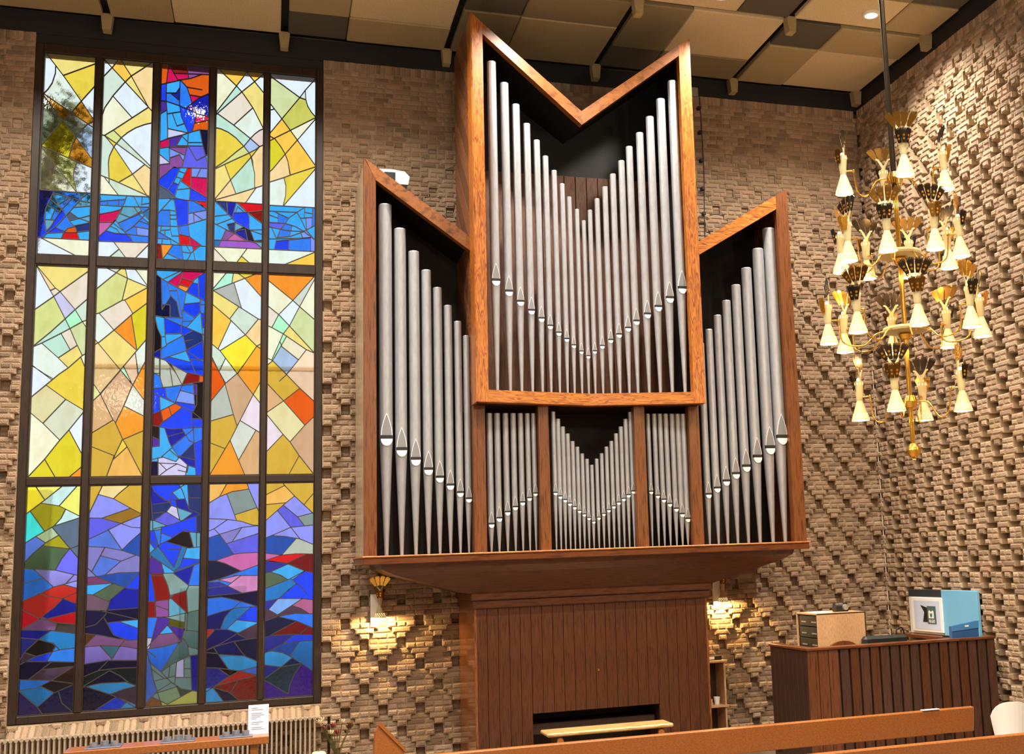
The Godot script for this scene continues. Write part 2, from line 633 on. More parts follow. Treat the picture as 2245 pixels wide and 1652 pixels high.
func build_ceiling() -> void:
	var c := structure("ceiling", "ceiling of cream, tan and grey acoustic panels between dark slots", "ceiling")
	var st := begin()
	box(st, Vector3(-6.3, CEIL + 0.1, -0.45), Vector3(8.45, CEIL + 0.35, 17.3), 0.0)
	put("ceiling_slab", st, mats.dark, c)
	var tones := ["panel_cream", "panel_tan", "panel_olive", "panel_grey"]
	# left-back, right-back, left-front, right-front of each bay of the first two rows
	var bays := {"0,0": [1, 0, 0, 2], "1,0": [3, 1, 1, 0], "2,0": [2, 1, 3, 2], "3,0": [3, 2, 2, 0], "4,0": [1, 0, 3, 1], "3,1": [0, 3, 1, 2], "4,1": [0, 1, 2, 3]}
	var seq := [[1, 0, 3, 2], [3, 1, 2, 0], [2, 1, 3, 0], [0, 2, 1, 3]]
	for i in range(-2, 5):
		for k in 8:
			var x0 := -1.86 + 1.976 * i + 0.04
			var x1 := x0 + 1.976 - 0.08
			var z0 := 0.02 + (1.95 * k if k else 0.08)
			z0 += 0.04
			var z1 := 0.02 + 1.95 * (k + 1) - 0.04
			var xm := x0 + (0.69 if k % 2 == 0 else 1.21)
			var zm := 0.02 + 1.95 * k + (0.75 if (i + k) % 2 else 1.25)
			var t: Array = bays.get("%d,%d" % [i, k], seq[(i * 3 + k * 5 + 40) % 4])
			var cells := [[x0, xm, z0, zm], [xm, x1, z0, zm], [x0, xm, zm, z1], [xm, x1, zm, z1]]
			for q in 4:
				var e: Array = cells[q]
				var s := begin()
				var drop: float = [0.0, 0.012, 0.008, -0.004][t[q]]
				box(s, Vector3(e[0] + 0.004, CEIL - drop, e[2] + 0.004), Vector3(e[1] - 0.004, CEIL + 0.07, e[3] - 0.004), 0.012)
				put("acoustic_panel", s, mats[tones[t[q]]], c)
	# wooden blocks under the crossings of the slots
	var blk := begin()
	prism(blk, V2([-0.065, 0.0, 0.065, 0.0, 0.045, -0.2, -0.045, -0.2]), -0.06, 0.06)
	var bm := blk.commit()
	for i in range(-2, 6):
		for k in 3:
			place("hanger_block", bm, mats.panel_tan, c, Transform3D(Basis(), Vector3(-1.86 + 1.976 * i - (0.06 if i == 5 else 0.0), CEIL + 0.02, 0.1 if k == 0 else 0.02 + 1.95 * k)))
	# recessed lights
	var n := 0
	for z in [2.37, 6.3, 10.2, 14.0]:
		for x in [-3.0, -1.0, 1.0, 3.0, 4.98, 6.95]:
			if z > 11 and int(x) % 2 == 0:
				continue
			var seen: bool = z < 3 and x > 6
			var d := thing("ceiling_downlight", "bright round white downlight in the cream ceiling panel beside the chandelier rod" if seen else "round white downlight in the ceiling outside the picture", "ceiling light", Vector3(x, CEIL, z), "ceiling downlights")
			if seen:
				d.remove_meta("group")
			var s := begin()
			lathe(s, [Vector2(0.075, -0.034), Vector2(0.1, -0.03), Vector2(0.1, 0.02)], 24)
			put("trim_ring", s, mats.white, d)
			s = begin()
			lathe(s, [Vector2(0.0, -0.026), Vector2(0.078, -0.026)], 24)
			put("light_disc", s, mats.glow_white, d)
			var l := SpotLight3D.new()
			l.name = "downlight"
			l.position = Vector3(0, -0.045, 0)
			l.rotation_degrees = Vector3(-90, 0, 0)
			l.spot_angle = 72.0
			l.spot_angle_attenuation = 0.9
			l.spot_range = 30.0
			l.spot_attenuation = 2.0
			l.light_energy = DOWN_ENERGY * (1.5 if seen else 1.0)
			l.light_color = DOWN_COLOR
			l.light_size = 0.08
			l.shadow_enabled = true
			d.add_child(l)


# ---------------------------------------------------------------- window

const COLS := [[-2.525, -1.995], [-1.9, -1.37], [-1.275, -0.745], [-0.655, -0.12], [-0.035, 0.49]]
const ROWS := [[6.075, 8.465], [3.55, 5.945], [1.01, 3.445]]

func build_window() -> void:
	var w := structure("window_1", "tall stained glass window with a blue cross on yellow glass above dark blue waves", "window")
	var st := begin()
	# jambs, head and sill
	box(st, Vector3(-2.62, 0.92, -0.16), Vector3(-2.535, 8.58, -0.02), 0.006)
	box(st, Vector3(0.5, 0.92, -0.16), Vector3(0.585, 8.58, -0.02), 0.006)
	box(st, Vector3(-2.535, 8.475, -0.16), Vector3(0.5, 8.58, -0.02), 0.006)
	box(st, Vector3(-2.535, 0.92, -0.16), Vector3(0.5, 1.0, -0.02), 0.006)
	put("frame", st, mats.frame, w)
	for k in 4:
		st = begin()
		box(st, Vector3(COLS[k][1] + 0.01, 1.0, -0.15), Vector3(COLS[k + 1][0] - 0.01, 8.475, -0.015), 0.008)
		put("mullion", st, mats.frame, w)
	for k in 2:
		for c in 5:
			st = begin()
			box(st, Vector3(COLS[c][0] - 0.011, ROWS[k + 1][1] + 0.01, -0.15), Vector3(COLS[c][1] + 0.011, ROWS[k][0] - 0.01, -0.022), 0.008)
			put("transom", st, mats.frame, w)
	# beads round every light
	for r in 3:
		for c in 5:
			var p := group_node("stained_panel", w)
			var x0: float = COLS[c][0]
			var x1: float = COLS[c][1]
			var y0: float = ROWS[r][0]
			var y1: float = ROWS[r][1]
			st = begin()
			for q in [[x0 - 0.012, x0 + 0.002, y0 - 0.012, y1 + 0.012], [x1 - 0.002, x1 + 0.012, y0 - 0.012, y1 + 0.012], [x0, x1, y0 - 0.012, y0 + 0.002], [x0, x1, y1 - 0.002, y1 + 0.012]]:
				box(st, Vector3(q[0], q[2], -0.1), Vector3(q[1], q[3], -0.035), 0.002)
			put("glazing_bead", st, mats.frame, p)
			build_panel(p, r, c, V2([x0, y0, x1, y0, x1, y1, x0, y1]))


var glass_mats := {}

func glass(c: int) -> StandardMaterial3D:
	if not glass_mats.has(c):
		var m := StandardMaterial3D.new()
		var k := rgb(TINTS[c][0], TINTS[c][1], TINTS[c][2])
		k.a = 0.0
		m.albedo_color = k
		m.roughness = 0.03
		m.refraction_enabled = true
		m.refraction_scale = 0.05
		if mats.get("glass_tex") == null:
			mats.glass_tex = noise_tex(0.004, [[0.0, 0.4, 0.6, 1.0], [rgb(246, 243, 234), rgb(252, 251, 247), rgb(255, 255, 255), rgb(255, 255, 255)]], 512, 3, 31)
			mats.glass_bump = noise_tex(0.02, [], 512, 3, 33)
		m.albedo_texture = mats.glass_tex
		m.uv1_triplanar = true
		m.uv1_world_triplanar = true
		m.uv1_scale = Vector3(2.2, 1.4, 2.2)
		m.heightmap_enabled = true
		m.heightmap_texture = mats.glass_bump
		m.heightmap_scale = 0.06
		glass_mats[c] = m
	return glass_mats[c]


func build_panel(p: Node3D, r: int, c: int, rect: PackedVector2Array) -> void:
	var data: Dictionary = GLASS["%d,%d" % [r + 1, c + 1]]
	var polys := [rect]
	var lead := begin()
	for l in data.lines:
		var line := PackedVector2Array()
		for k in range(0, l.size(), 2):
			line.append(Vector2(l[k], l[k + 1]) * 0.001)
		for strip in Geometry2D.offset_polyline(line, 0.003, Geometry2D.JOIN_MITER, Geometry2D.END_BUTT):
			if Geometry2D.is_polygon_clockwise(strip):
				continue
			var next := []
			for q in polys:
				for res in Geometry2D.clip_polygons(q, strip):
					if not Geometry2D.is_polygon_clockwise(res) and area(res) > 0.00004:
						next.append(res)
			polys = next
		for strip in Geometry2D.offset_polyline(line, 0.0048, Geometry2D.JOIN_MITER, Geometry2D.END_BUTT):
			if Geometry2D.is_polygon_clockwise(strip):
				continue
			for res in Geometry2D.intersect_polygons(strip, rect):
				if area(res) > 0.00001 and Geometry2D.triangulate_polygon(res).size():
					prism(lead, res, -0.072, -0.05)
	put("lead_came", lead, mats.lead, p)
	var seeds: Array = data.seeds
	for q in polys:
		var mid := Vector2.ZERO
		for v in q:
			mid += v / q.size()
		var best := 1e9
		var tone: int = seeds[2]
		for k in range(0, seeds.size(), 3):
			var s := Vector2(seeds[k], seeds[k + 1]) * 0.001
			var d := s.distance_to(mid)
			if Geometry2D.is_point_in_polygon(s, q):
				d -= 10.0
			if d < best:
				best = d
				tone = seeds[k + 2]
		if Geometry2D.triangulate_polygon(q).is_empty():
			continue
		var st := begin()
		prism(st, q, -0.064, -0.058)
		put("glass_piece", st, glass(tone), p)


func area(q: PackedVector2Array) -> float:
	var a := 0.0
	for k in q.size():
		a += q[k].cross(q[(k + 1) % q.size()])
	return absf(a) * 0.5


func build_outside() -> void:
	var g := thing("street_ground", "pale paved ground outside the stained glass window", "ground")
	var st := begin()
	box(st, Vector3(-40, -0.6, -60), Vector3(40, -0.1, -0.5), 0.0)
	put("paving", st, mat(rgb(190, 184, 172), 0.9), g)
	g.set_meta("kind", "structure")
	var h := thing("neighbouring_house", "tan house with a flat roof edge seen through the right lights of the window", "building", Vector3(5.6, 0, -10.0))
	st = begin()
	box(st, Vector3(-8.95, -0.1, -4), Vector3(9, 6.45, 0), 0.02)
	put("house_wall", st, mat(rgb(222, 224, 230), 0.9), h)
	st = begin()
	box(st, Vector3(-8.96, 6.45, -4.1), Vector3(9.1, 6.55, 0.01), 0.02)
	put("roof_edge", st, mat(rgb(208, 196, 180), 0.8), h)
	for k in 3:
		st = begin()
		box(st, Vector3(-7.2 + k * 2.9, 0.9, 0.0), Vector3(-6.0 + k * 2.9, 2.2, 0.05), 0.01)
		put("house_window", st, mat(rgb(196, 204, 212), 0.3), h)
	var a := thing("garden_wall", "low pale garden wall outside the left lights of the window", "wall", Vector3(-9, 0, -8.0))
	st = begin()
	box(st, Vector3(-9, -0.1, -0.3), Vector3(5.4, 4.0, 0), 0.02)
	put("wall_body", st, mat(rgb(226, 222, 212), 0.9), a)
	# a bare-branched tree left of the window
	var t := thing("street_tree", "dark leafy tree outside behind the upper left lights of the window", "tree", Vector3(-4.6, -0.1, -9.0))
	var bark := mat(rgb(104, 94, 80), 0.9)
	st = begin()
	tube(st, curve([Vector3(0, 0, 0), Vector3(0.1, 4, 0), Vector3(0.3, 8, 0.1), Vector3(0.8, 11.3, 0)], 0.5), 0.13, 8)
	put("trunk", st, bark, t)
	var r := RandomNumberGenerator.new()
	r.seed = 5
	var tips := []
	for k in 26:
		st = begin()
		var y := 9.3 + k * 0.08
		var d := Vector3(cos(k * 2.4), r.randf_range(0.25, 0.7), sin(k * 2.4)).normalized()
		var root := Vector3(0.45 + (y - 9.0) * 0.15, y, 0.05)
		var tip := root + d * r.randf_range(0.5, 1.05)
		tube(st, curve([root, root.lerp(tip, 0.5) + Vector3(0, 0.1, 0), tip], 0.25), 0.018, 5)
		put("branch", st, bark, t)
		for e in 6:
			tips.append(root.lerp(tip, r.randf_range(0.35, 1.05)))
	var leaf := begin()
	quad(leaf, Vector3(-0.05, 0, 0), Vector3(0, -0.03, 0.01), Vector3(0.06, 0, 0), Vector3(0, 0.03, 0.01))
	var mm := MultiMesh.new()
	mm.transform_format = MultiMesh.TRANSFORM_3D
	mm.mesh = leaf.commit()
	mm.instance_count = tips.size() * 7
	for k in mm.instance_count:
		var c: Vector3 = tips[k / 7]
		mm.set_instance_transform(k, Transform3D(Basis.from_euler(Vector3(r.randf() * TAU, r.randf() * TAU, r.randf() * TAU)).scaled(Vector3.ONE * r.randf_range(0.8, 1.7)), c + Vector3(r.randfn(0, 0.12), r.randfn(0, 0.12), r.randfn(0, 0.12))))
	var mi := MultiMeshInstance3D.new()
	mi.name = "foliage"
	mi.multimesh = mm
	mi.material_override = mat(rgb(128, 132, 96), 0.8)
	mi.set_meta("kind", "stuff")
	t.add_child(mi)


# ---------------------------------------------------------------- organ

const ZS := 1.45     # face of the side towers and of the lower case
const ZF := 1.72     # outer posts of the middle tower
const ZC := 1.47     # middle of the middle tower, which folds inwards
const XL := 2.14
const XM := 3.48
const XR := 4.797

# a part whose shape is given in world coordinates
func putw(called: String, st: SurfaceTool, m: Material, parent: Node3D, root: Node3D) -> MeshInstance3D:
	var o := put(called, st, m, parent)
	o.position = -root.position
	return o


func plan(x: float) -> float:
	return lerpf(ZF, ZC, (x - XL) / (XM - XL)) if x < XM else lerpf(ZC, ZF, (x - XM) / (XR - XM))


func folded(st: SurfaceTool, poly: Array, off: float, depth: float) -> void:
	prism_by(st, V2(poly), func(p): return plan(p.x) - off - depth, func(p): return plan(p.x) - off)


func organ_pipe(parent: Node3D, root: Node3D, x: float, z: float, y0: float, ym: float, y1: float, r: float) -> void:
	var g := group_node("organ_pipe", parent, Vector3(x, y0, z) - root.position)
	var hm := ym - y0
	var hb := y1 - y0
	var st := begin()
	lathe(st, [Vector2(r, hm), Vector2(r, hb - r * 0.12), Vector2(r * 0.93, hb), Vector2(r * 0.86, hb), Vector2(r * 0.86, hb - 0.05)], 28)
	put("pipe_body", st, mats.tin, g)
	st = begin()
	lathe(st, [Vector2(r * 0.22, 0), Vector2(r * 0.3, 0.01), Vector2(r * 0.97, hm - r * 0.5), Vector2(r, hm - r * 0.1), Vector2(r, hm)], 24)
	put("pipe_foot", st, mats.tin, g)
	var w := r * 0.86
	var slot := maxf(r * 0.55, 0.01)
	# the pointed upper lip, pressed flat
	var leaf := PackedVector2Array()
	var tall := r * 3.4
	for k in 9:
		var t := k / 8.0
		leaf.append(Vector2(w * cos(t * PI / 2) ** 0.9, hm + slot + tall * t ** 1.1))
	for k in range(7, -1, -1):
		leaf.append(Vector2(-leaf[k].x, leaf[k].y))
	st = begin()
	prism(st, leaf, r * 0.3, r * 1.0)
	put("lip_rim", st, mats.tin_lip_lit, g)
	var inner := PackedVector2Array()
	for v in leaf:
		inner.append(Vector2(v.x * 0.87, hm + slot + (v.y - hm - slot) * 0.93))
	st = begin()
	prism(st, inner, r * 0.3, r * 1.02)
	put("upper_lip", st, mats.tin_leaf_shaded, g)
	st = begin()
	box(st, Vector3(-w, hm, r * 0.2), Vector3(w, hm + slot, r * 1.012), 0.0)
	put("mouth_slot", st, mats.black, g)
	var low := PackedVector2Array()
	for k in 9:
		var a := PI + PI * k / 8.0
		low.append(Vector2(w * cos(a), hm + r * 1.05 * sin(a)))
	st = begin()
	prism_by(st, low, func(_p): return r * 0.2, func(p): return r * (1.012 - 0.14 * (p.y - hm) / r))
	put("lower_lip", st, mats.tin_lip_lit, g)


func diagonal_boards(called: String, poly: PackedVector2Array, pitch: float, xf: Transform3D, parent: Node3D, root: Node3D) -> void:
	for k in range(-40, 80):
		var o := k * pitch
		var strip := V2([-6, o - 6, 6, o + 6, 6, o + 6 + pitch * 0.965, -6, o - 6 + pitch * 0.965])
		for q in Geometry2D.intersect_polygons(poly, strip):
			if area(q) < 0.0004 or Geometry2D.triangulate_polygon(q).is_empty():
				continue
			var st := begin()
			prism(st, q, -0.02, 0.0, xf)
			putw(called, st, mats.wood_side if k % 2 else mats.wood_side_b, parent, root)


func build_organ() -> void:
	var o := thing("pipe_organ", "large wooden pipe organ with three towers of grey metal pipes on a corbelled base", "pipe organ", Vector3(3.5, 0, 0.6))
	var st: SurfaceTool
	# --- base: console case with vertical boards
	var niche := group_node("keyboard_niche", o)
	st = begin()
	box(st, Vector3(2.2, 0, 0.0), Vector3(2.8, 1.93, 1.08), 0.004)
	box(st, Vector3(4.3, 0, 0.0), Vector3(4.91, 1.93, 1.08), 0.004)
	box(st, Vector3(2.8, 0.76, 0.0), Vector3(4.3, 1.93, 1.08), 0.004)
	box(st, Vector3(2.8, 0, 0.0), Vector3(4.3, 0.76, 0.55), 0.004)
	putw("console_core", st, mats.wood_dark, o, o)
	st = begin()
	box(st, Vector3(2.82, 0.5, 0.55), Vector3(4.28, 0.62, 0.98), 0.01)
	putw("keyboard_lid", st, mats.wood_dark, niche, o)
	st = begin()
	box(st, Vector3(2.82, 0.62, 0.56), Vector3(4.28, 0.75, 0.6), 0.004)
	putw("stop_board", st, mats.black, niche, o)
	var nb := 22
	for k in nb:
		var x0 := 2.19 + k * (2.73 / nb)
		var x1 := x0 + 2.73 / nb
		var y0 := 0.0
		if x0 > 2.75 and x1 < 4.35:
			y0 = 0.75
		st = begin()
		box(st, Vector3(x0 + 0.0015, y0, 1.06), Vector3(x1 - 0.0015, 1.94, 1.1), 0.003)
		putw("front_board", st, mats.wood_brown, o, o)
	st = begin()
	box(st, Vector3(2.17, 0, 0.02), Vector3(2.2, 1.94, 1.1), 0.003)
	putw("console_side", st, mats.wood_gloss, o, o)
	st = begin()
	box(st, Vector3(4.91, 0, 0.02), Vector3(4.94, 1.94, 1.1), 0.003)
	putw("console_side", st, mats.wood_gloss, o, o)
	st = begin()
	lathe(st, [Vector2(0.0, -0.012), Vector2(0.012, -0.01), Vector2(0.012, 0.0)], 12, Transform3D(Basis(Vector3.RIGHT, -PI / 2), Vector3(3.58, 1.18, 1.104)))
	putw("door_knob", st, mats.brass, o, o)
	st = begin()
	box(st, Vector3(2.15, 1.93, 0.02), Vector3(4.97, 2.02, 1.13), 0.008)
	box(st, Vector3(2.13, 2.02, 0.02), Vector3(4.99, 2.1, 1.16), 0.01)
	putw("cornice_moulding", st, mats.wood_brown_flat, o, o)
	# --- the flared corbel under the shelf
	st = begin()
	var lo := [Vector3(2.1, 2.1, 0.05), Vector3(5.02, 2.1, 0.05), Vector3(5.02, 2.1, 1.15), Vector3(2.1, 2.1, 1.15)]
	var mid := [Vector3(1.3, 2.33, 0.05), Vector3(5.78, 2.33, 0.05), Vector3(5.78, 2.33, 1.38), Vector3(1.3, 2.33, 1.38)]
	var mid2 := [Vector3(1.14, 2.40, 0.05), Vector3(5.93, 2.40, 0.05), Vector3(5.93, 2.40, 1.44), Vector3(1.14, 2.40, 1.44)]
	var hi := [Vector3(1.12, 2.46, 0.05), Vector3(5.95, 2.46, 0.05), Vector3(5.95, 2.46, 1.46), Vector3(1.12, 2.46, 1.46)]
	var rows := [lo, mid, mid2, hi]
	for i in 3:
		for k in 4:
			var j := (k + 1) % 4
			quad(st, rows[i][j], rows[i][k], rows[i + 1][k], rows[i + 1][j])
	quad(st, lo[0], lo[1], lo[2], lo[3])
	quad(st, hi[3], hi[2], hi[1], hi[0])
	putw("flared_corbel", st, mats.wood_brown_flat, o, o)
	st = begin()
	box(st, Vector3(0.937, 2.455, 0.1), Vector3(6.1, 2.525, 1.56), 0.006)
	putw("shelf_edge", st, mats.wood_red_flat, o, o)
	st = begin()
	box(st, Vector3(0.925, 2.525, 0.1), Vector3(6.115, 2.545, 1.575), 0.006)
	putw("shelf_board", st, mats.wood_rail, o, o)

	# --- side towers
	var lt := group_node("side_tower", o)
	st = begin()
	prism(st, V2([0.958, 2.545, 1.088, 2.545, 1.088, 6.70, 0.958, 6.943]), ZS - 0.1, ZS)
	putw("outer_post", st, mats.wood_red, lt, o)
	st = begin()
	prism(st, V2([0.97, 6.936, 1.09, 6.69, 2.141, 5.925, 2.141, 6.09]), ZS - 0.1, ZS)
	putw("sloping_beam", st, mats.wood_beam, lt, o)
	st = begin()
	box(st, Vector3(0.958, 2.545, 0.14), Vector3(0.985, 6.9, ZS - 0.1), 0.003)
	putw("side_panel", st, mats.wood_pale_daylit, lt, o)
	st = begin()
	prism(st, V2([0.985, 6.86, 2.141, 6.03, 2.141, 6.06, 0.985, 6.9]), 0.14, ZS - 0.1)
	putw("roof_board", st, mats.black, lt, o)  # black colour stands in for shade under the left slope
	st = begin()
	prism(st, V2([0.985, 2.545, 2.16, 2.545, 2.16, 6.03, 0.985, 6.86]), 0.42, 0.45)
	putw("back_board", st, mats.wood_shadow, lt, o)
	var rt := group_node("side_tower", o)
	st = begin()
	prism(st, V2([5.965, 2.545, 6.122, 2.545, 6.122, 6.93, 5.965, 6.83]), ZS - 0.1, ZS)
	putw("outer_post", st, mats.wood_red, rt, o)
	st = begin()
	prism(st, V2([4.797, 6.12, 4.797, 5.955, 5.966, 6.66, 5.966, 6.83]), ZS - 0.1, ZS - 0.002)
	putw("sloping_beam", st, mats.wood_rail, rt, o)
	st = begin()
	box(st, Vector3(6.095, 2.545, 0.14), Vector3(6.122, 6.88, ZS - 0.1), 0.003)
	putw("side_panel", st, mats.wood_gloss, rt, o)
	st = begin()
	prism(st, V2([4.78, 6.02, 6.095, 6.84, 6.095, 6.88, 4.78, 6.06]), 0.14, ZS - 0.1)
	putw("roof_board", st, mats.black, rt, o)  # black colour stands in for shade under the right slope
	st = begin()
	prism(st, V2([4.78, 2.545, 6.095, 2.545, 6.095, 6.84, 4.78, 6.02]), 0.42, 0.45)
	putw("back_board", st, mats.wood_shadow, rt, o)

	# --- lower case between the towers
	var lc := group_node("lower_case", o)
	for p in [[2.132, 2.268], [2.87, 2.99], [4.003, 4.135], [4.678, 4.81]]:
		st = begin()
		box(st, Vector3(p[0], 2.545, ZS - 0.12), Vector3(p[1], 4.17, ZS), 0.004)
		putw("post", st, mats.wood_red, lc, o)
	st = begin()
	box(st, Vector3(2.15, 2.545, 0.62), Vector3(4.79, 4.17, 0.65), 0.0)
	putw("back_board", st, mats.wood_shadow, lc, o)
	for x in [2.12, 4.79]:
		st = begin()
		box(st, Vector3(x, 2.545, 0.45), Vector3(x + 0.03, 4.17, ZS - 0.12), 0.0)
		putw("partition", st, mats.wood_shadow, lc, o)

	# --- middle tower
	var mt := group_node("middle_tower", o)
	st = begin()
	folded(st, [XL, 4.17, 2.268, 4.17, 2.268, 8.44, 2.268, 8.572, XL, 8.667], 0.0, 0.1)
	putw("post", st, mats.wood_post, mt, o)
	st = begin()
	prism(st, V2([XL - 0.012, 4.17, XL + 0.016, 4.17, XL + 0.016, 8.65, XL - 0.012, 8.667]), ZS - 0.0, ZF - 0.004)
	putw("post_return", st, mats.wood_post, mt, o)
	st = begin()
	folded(st, [4.665, 4.17, XR, 4.17, XR, 8.65, 4.665, 8.56, 4.665, 8.43], 0.0, 0.1)
	putw("post", st, mats.wood_post, mt, o)
	st = begin()
	prism(st, V2([XR - 0.02, 4.17, XR + 0.005, 4.17, XR + 0.005, 8.645, XR - 0.02, 8.63]), ZS, ZF - 0.004)
	putw("post_return", st, mats.wood_post, mt, o)
	st = begin()
	folded(st, [2.268, 8.572, 2.268, 8.44, XM, 7.536, XM, 7.706], 0.003, 0.1)
	putw("roof_beam", st, mats.wood_beam, mt, o)
	st = begin()
	folded(st, [4.665, 8.56, 4.665, 8.43, XM, 7.536, XM, 7.706], 0.003, 0.1)
	putw("roof_beam", st, mats.wood_beam, mt, o)
	st = begin()
	folded(st, [2.268, 4.17, XM, 4.168, XM, 4.305, 2.268, 4.305], 0.003, 0.12)
	putw("bottom_rail", st, mats.wood_rail, mt, o)
	st = begin()
	folded(st, [4.665, 4.17, XM, 4.168, XM, 4.305, 4.665, 4.305], 0.003, 0.12)
	putw("bottom_rail", st, mats.wood_rail, mt, o)
	st = begin()
	prism(st, V2([XL + 0.02, 0.5, XR - 0.02, 0.5, XR - 0.02, 1.6, XM, 1.36, XL + 0.02, 1.6]), -4.20, -4.172, Transform3D(Basis(Vector3.RIGHT, PI / 2), Vector3.ZERO).scaled(Vector3(1, 1, 1)))
	putw("floor_board", st, mats.wood_dark, mt, o)
	# roof boards run back from the beams
	for s in [[XL + 0.02, 8.60, XM, 7.63], [XR - 0.02, 8.60, XM, 7.63]]:
		st = begin()
		prism_by(st, V2([s[0], s[1], s[2], s[3], s[2], s[3] + 0.03, s[0], s[1] + 0.03]), func(_p): return 0.5, func(p): return plan(p.x) - 0.1)
		putw("roof_board", st, mats.black, mt, o)  # painted black to hold the shade below the folded roof
	# sides with diagonal boards, from the post back to z = 0.5
	var side := V2([-(ZS), 4.17, -0.5, 4.17, -0.5, 8.66, -(ZS), 8.66])
	diagonal_boards("diagonal_board", side, 0.3, Transform3D(Basis(Vector3(0, 0, -1), Vector3.UP, Vector3(-1, 0, 0)).transposed().inverse(), Vector3(XL - 0.012, 0, 0)), mt, o)
	st = begin()
	box(st, Vector3(XL, 4.17, 0.5), Vector3(XL + 0.02, 8.6, ZS), 0.0)
	putw("side_core", st, mats.wood_shadow, mt, o)
	st = begin()
	box(st, Vector3(XR - 0.02, 4.17, 0.5), Vector3(XR, 8.6, ZS), 0.0)
	putw("side_core", st, mats.wood_shadow, mt, o)
	var nback := 18
	for k in nback:
		st = begin()
		var xa := XL + 0.02 + k * (XR - XL - 0.04) / nback
		var xb := xa + (XR - XL - 0.04) / nback
		var ya := 7.2
		box(st, Vector3(xa + 0.004, 4.2, 0.56), Vector3(xb - 0.004, ya, 0.59), 0.003)
		putw("back_plank", st, mats.wood_inner, mt, o)
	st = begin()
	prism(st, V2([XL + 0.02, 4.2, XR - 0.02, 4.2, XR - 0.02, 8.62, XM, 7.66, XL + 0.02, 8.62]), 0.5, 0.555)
	putw("back_core", st, mats.black, mt, o)  # black backing above the planks: the roof shade is put into its colour

	# --- pipes: x, z, mouth height, top height, radius
	for p in [[2.393, 1.542, 5.556, 8.172, 0.053], [2.545, 1.514, 5.444, 7.94, 0.049], [2.681, 1.489, 5.338, 7.701, 0.0455], [2.811, 1.464, 5.246, 7.487, 0.042], [2.931, 1.442, 5.163, 7.304, 0.0385], [3.036, 1.423, 5.084, 7.124, 0.0355], [3.141, 1.403, 5.011, 6.964, 0.033], [3.238, 1.385, 4.945, 6.814, 0.031], [3.324, 1.369, 4.877, 6.664, 0.029], [3.418, 1.352, 4.81, 6.525, 0.027], [3.501, 1.344, 4.758, 6.393, 0.0255],
			[3.577, 1.358, 4.815, 6.522, 0.028], [3.665, 1.375, 4.875, 6.662, 0.0305], [3.763, 1.393, 4.944, 6.81, 0.033], [3.861, 1.412, 5.007, 6.969, 0.036], [3.967, 1.432, 5.081, 7.135, 0.0385], [4.066, 1.451, 5.162, 7.313, 0.0415], [4.196, 1.476, 5.243, 7.487, 0.045], [4.325, 1.5, 5.33, 7.691, 0.049], [4.463, 1.527, 5.433, 7.919, 0.0535], [4.612, 1.556, 5.548, 8.15, 0.058]]:
		organ_pipe(mt, o, p[0], p[1], 4.2, p[2], p[3], p[4])
	for p in [[1.2, 3.801, 6.449, 0.073], [1.362, 3.675, 6.179, 0.065], [1.513, 3.57, 5.925, 0.06], [1.65, 3.459, 5.714, 0.054], [1.773, 3.37, 5.517, 0.049], [1.888, 3.284, 5.316, 0.045], [1.996, 3.201, 5.137, 0.041], [2.09, 3.133, 4.974, 0.037]]:
		organ_pipe(lt, o, p[0], ZS - 0.13, 2.545, p[1], p[2], p[3])
	for p in [[4.925, 3.128, 4.956, 0.04], [5.037, 3.199, 5.128, 0.044], [5.156, 3.28, 5.306, 0.048], [5.283, 3.364, 5.493, 0.052], [5.42, 3.45, 5.693, 0.057], [5.57, 3.562, 5.913, 0.063], [5.739, 3.67, 6.166, 0.07], [5.9, 3.794, 6.434, 0.077]]:
		organ_pipe(rt, o, p[0], ZS - 0.13, 2.545, p[1], p[2], p[3])
	var mid_tops := [4.11, 4.028, 3.938, 3.858, 3.77, 3.705, 3.628, 3.566, 3.496]
	for k in 17:
		var e := mini(k, 16 - k)
		var x: float = lerpf(3.067, 3.506, k / 8.0) if k <= 8 else lerpf(3.506, 3.99, (k - 8) / 8.0)
		organ_pipe(lc, o, x, ZS - 0.1, 2.545, lerpf(3.182, 2.849, e / 8.0), mid_tops[e], lerpf(0.027, 0.0215, e / 8.0))
	for k in 7:
		organ_pipe(lc, o, [2.331, 2.42, 2.515, 2.603, 2.687, 2.766, 2.836][k], ZS - 0.1, 2.545, [2.847, 2.91, 2.976, 3.03, 3.08, 3.128, 3.178][k], 4.09, lerpf(0.036, 0.028, k / 6.0))
		organ_pipe(lc, o, [4.643, 4.576, 4.504, 4.427, 4.355, 4.284, 4.205][k], ZS - 0.1, 2.545, [2.849, 2.906, 2.97, 3.027, 3.078, 3.125, 3.174][k], 4.09, lerpf(0.034, 0.027, k / 6.0))

	# --- the organist's bench stands by itself
	var b := thing("organ_bench", "pale wooden organ bench in front of the keyboard niche", "bench", Vector3(3.48, 0, 1.75))
	st = begin()
	box(st, Vector3(-0.7, 0.6, -0.17), Vector3(0.7, 0.64, 0.17), 0.012)
	put("seat", st, mats.wood_pale, b)
	for s in [-1, 1]:
		st = begin()
		box(st, Vector3(0.56 * s - 0.03, 0, -0.14), Vector3(0.56 * s + 0.03, 0.6, 0.14), 0.006)
		put("leg", st, mats.wood_brown, b)
		st = begin()
		lathe(st, [Vector2(0.0, 0.03), Vector2(0.035, 0.026), Vector2(0.035, 0.0)], 14, Transform3D(Basis(Vector3.RIGHT, PI / 2), Vector3(0.56 * s, 0.55, 0.14)))
		put("height_knob", st, mats.wood_pew, b)
	st = begin()
	box(st, Vector3(-0.56, 0.2, -0.02), Vector3(0.56, 0.28, 0.02), 0.006)
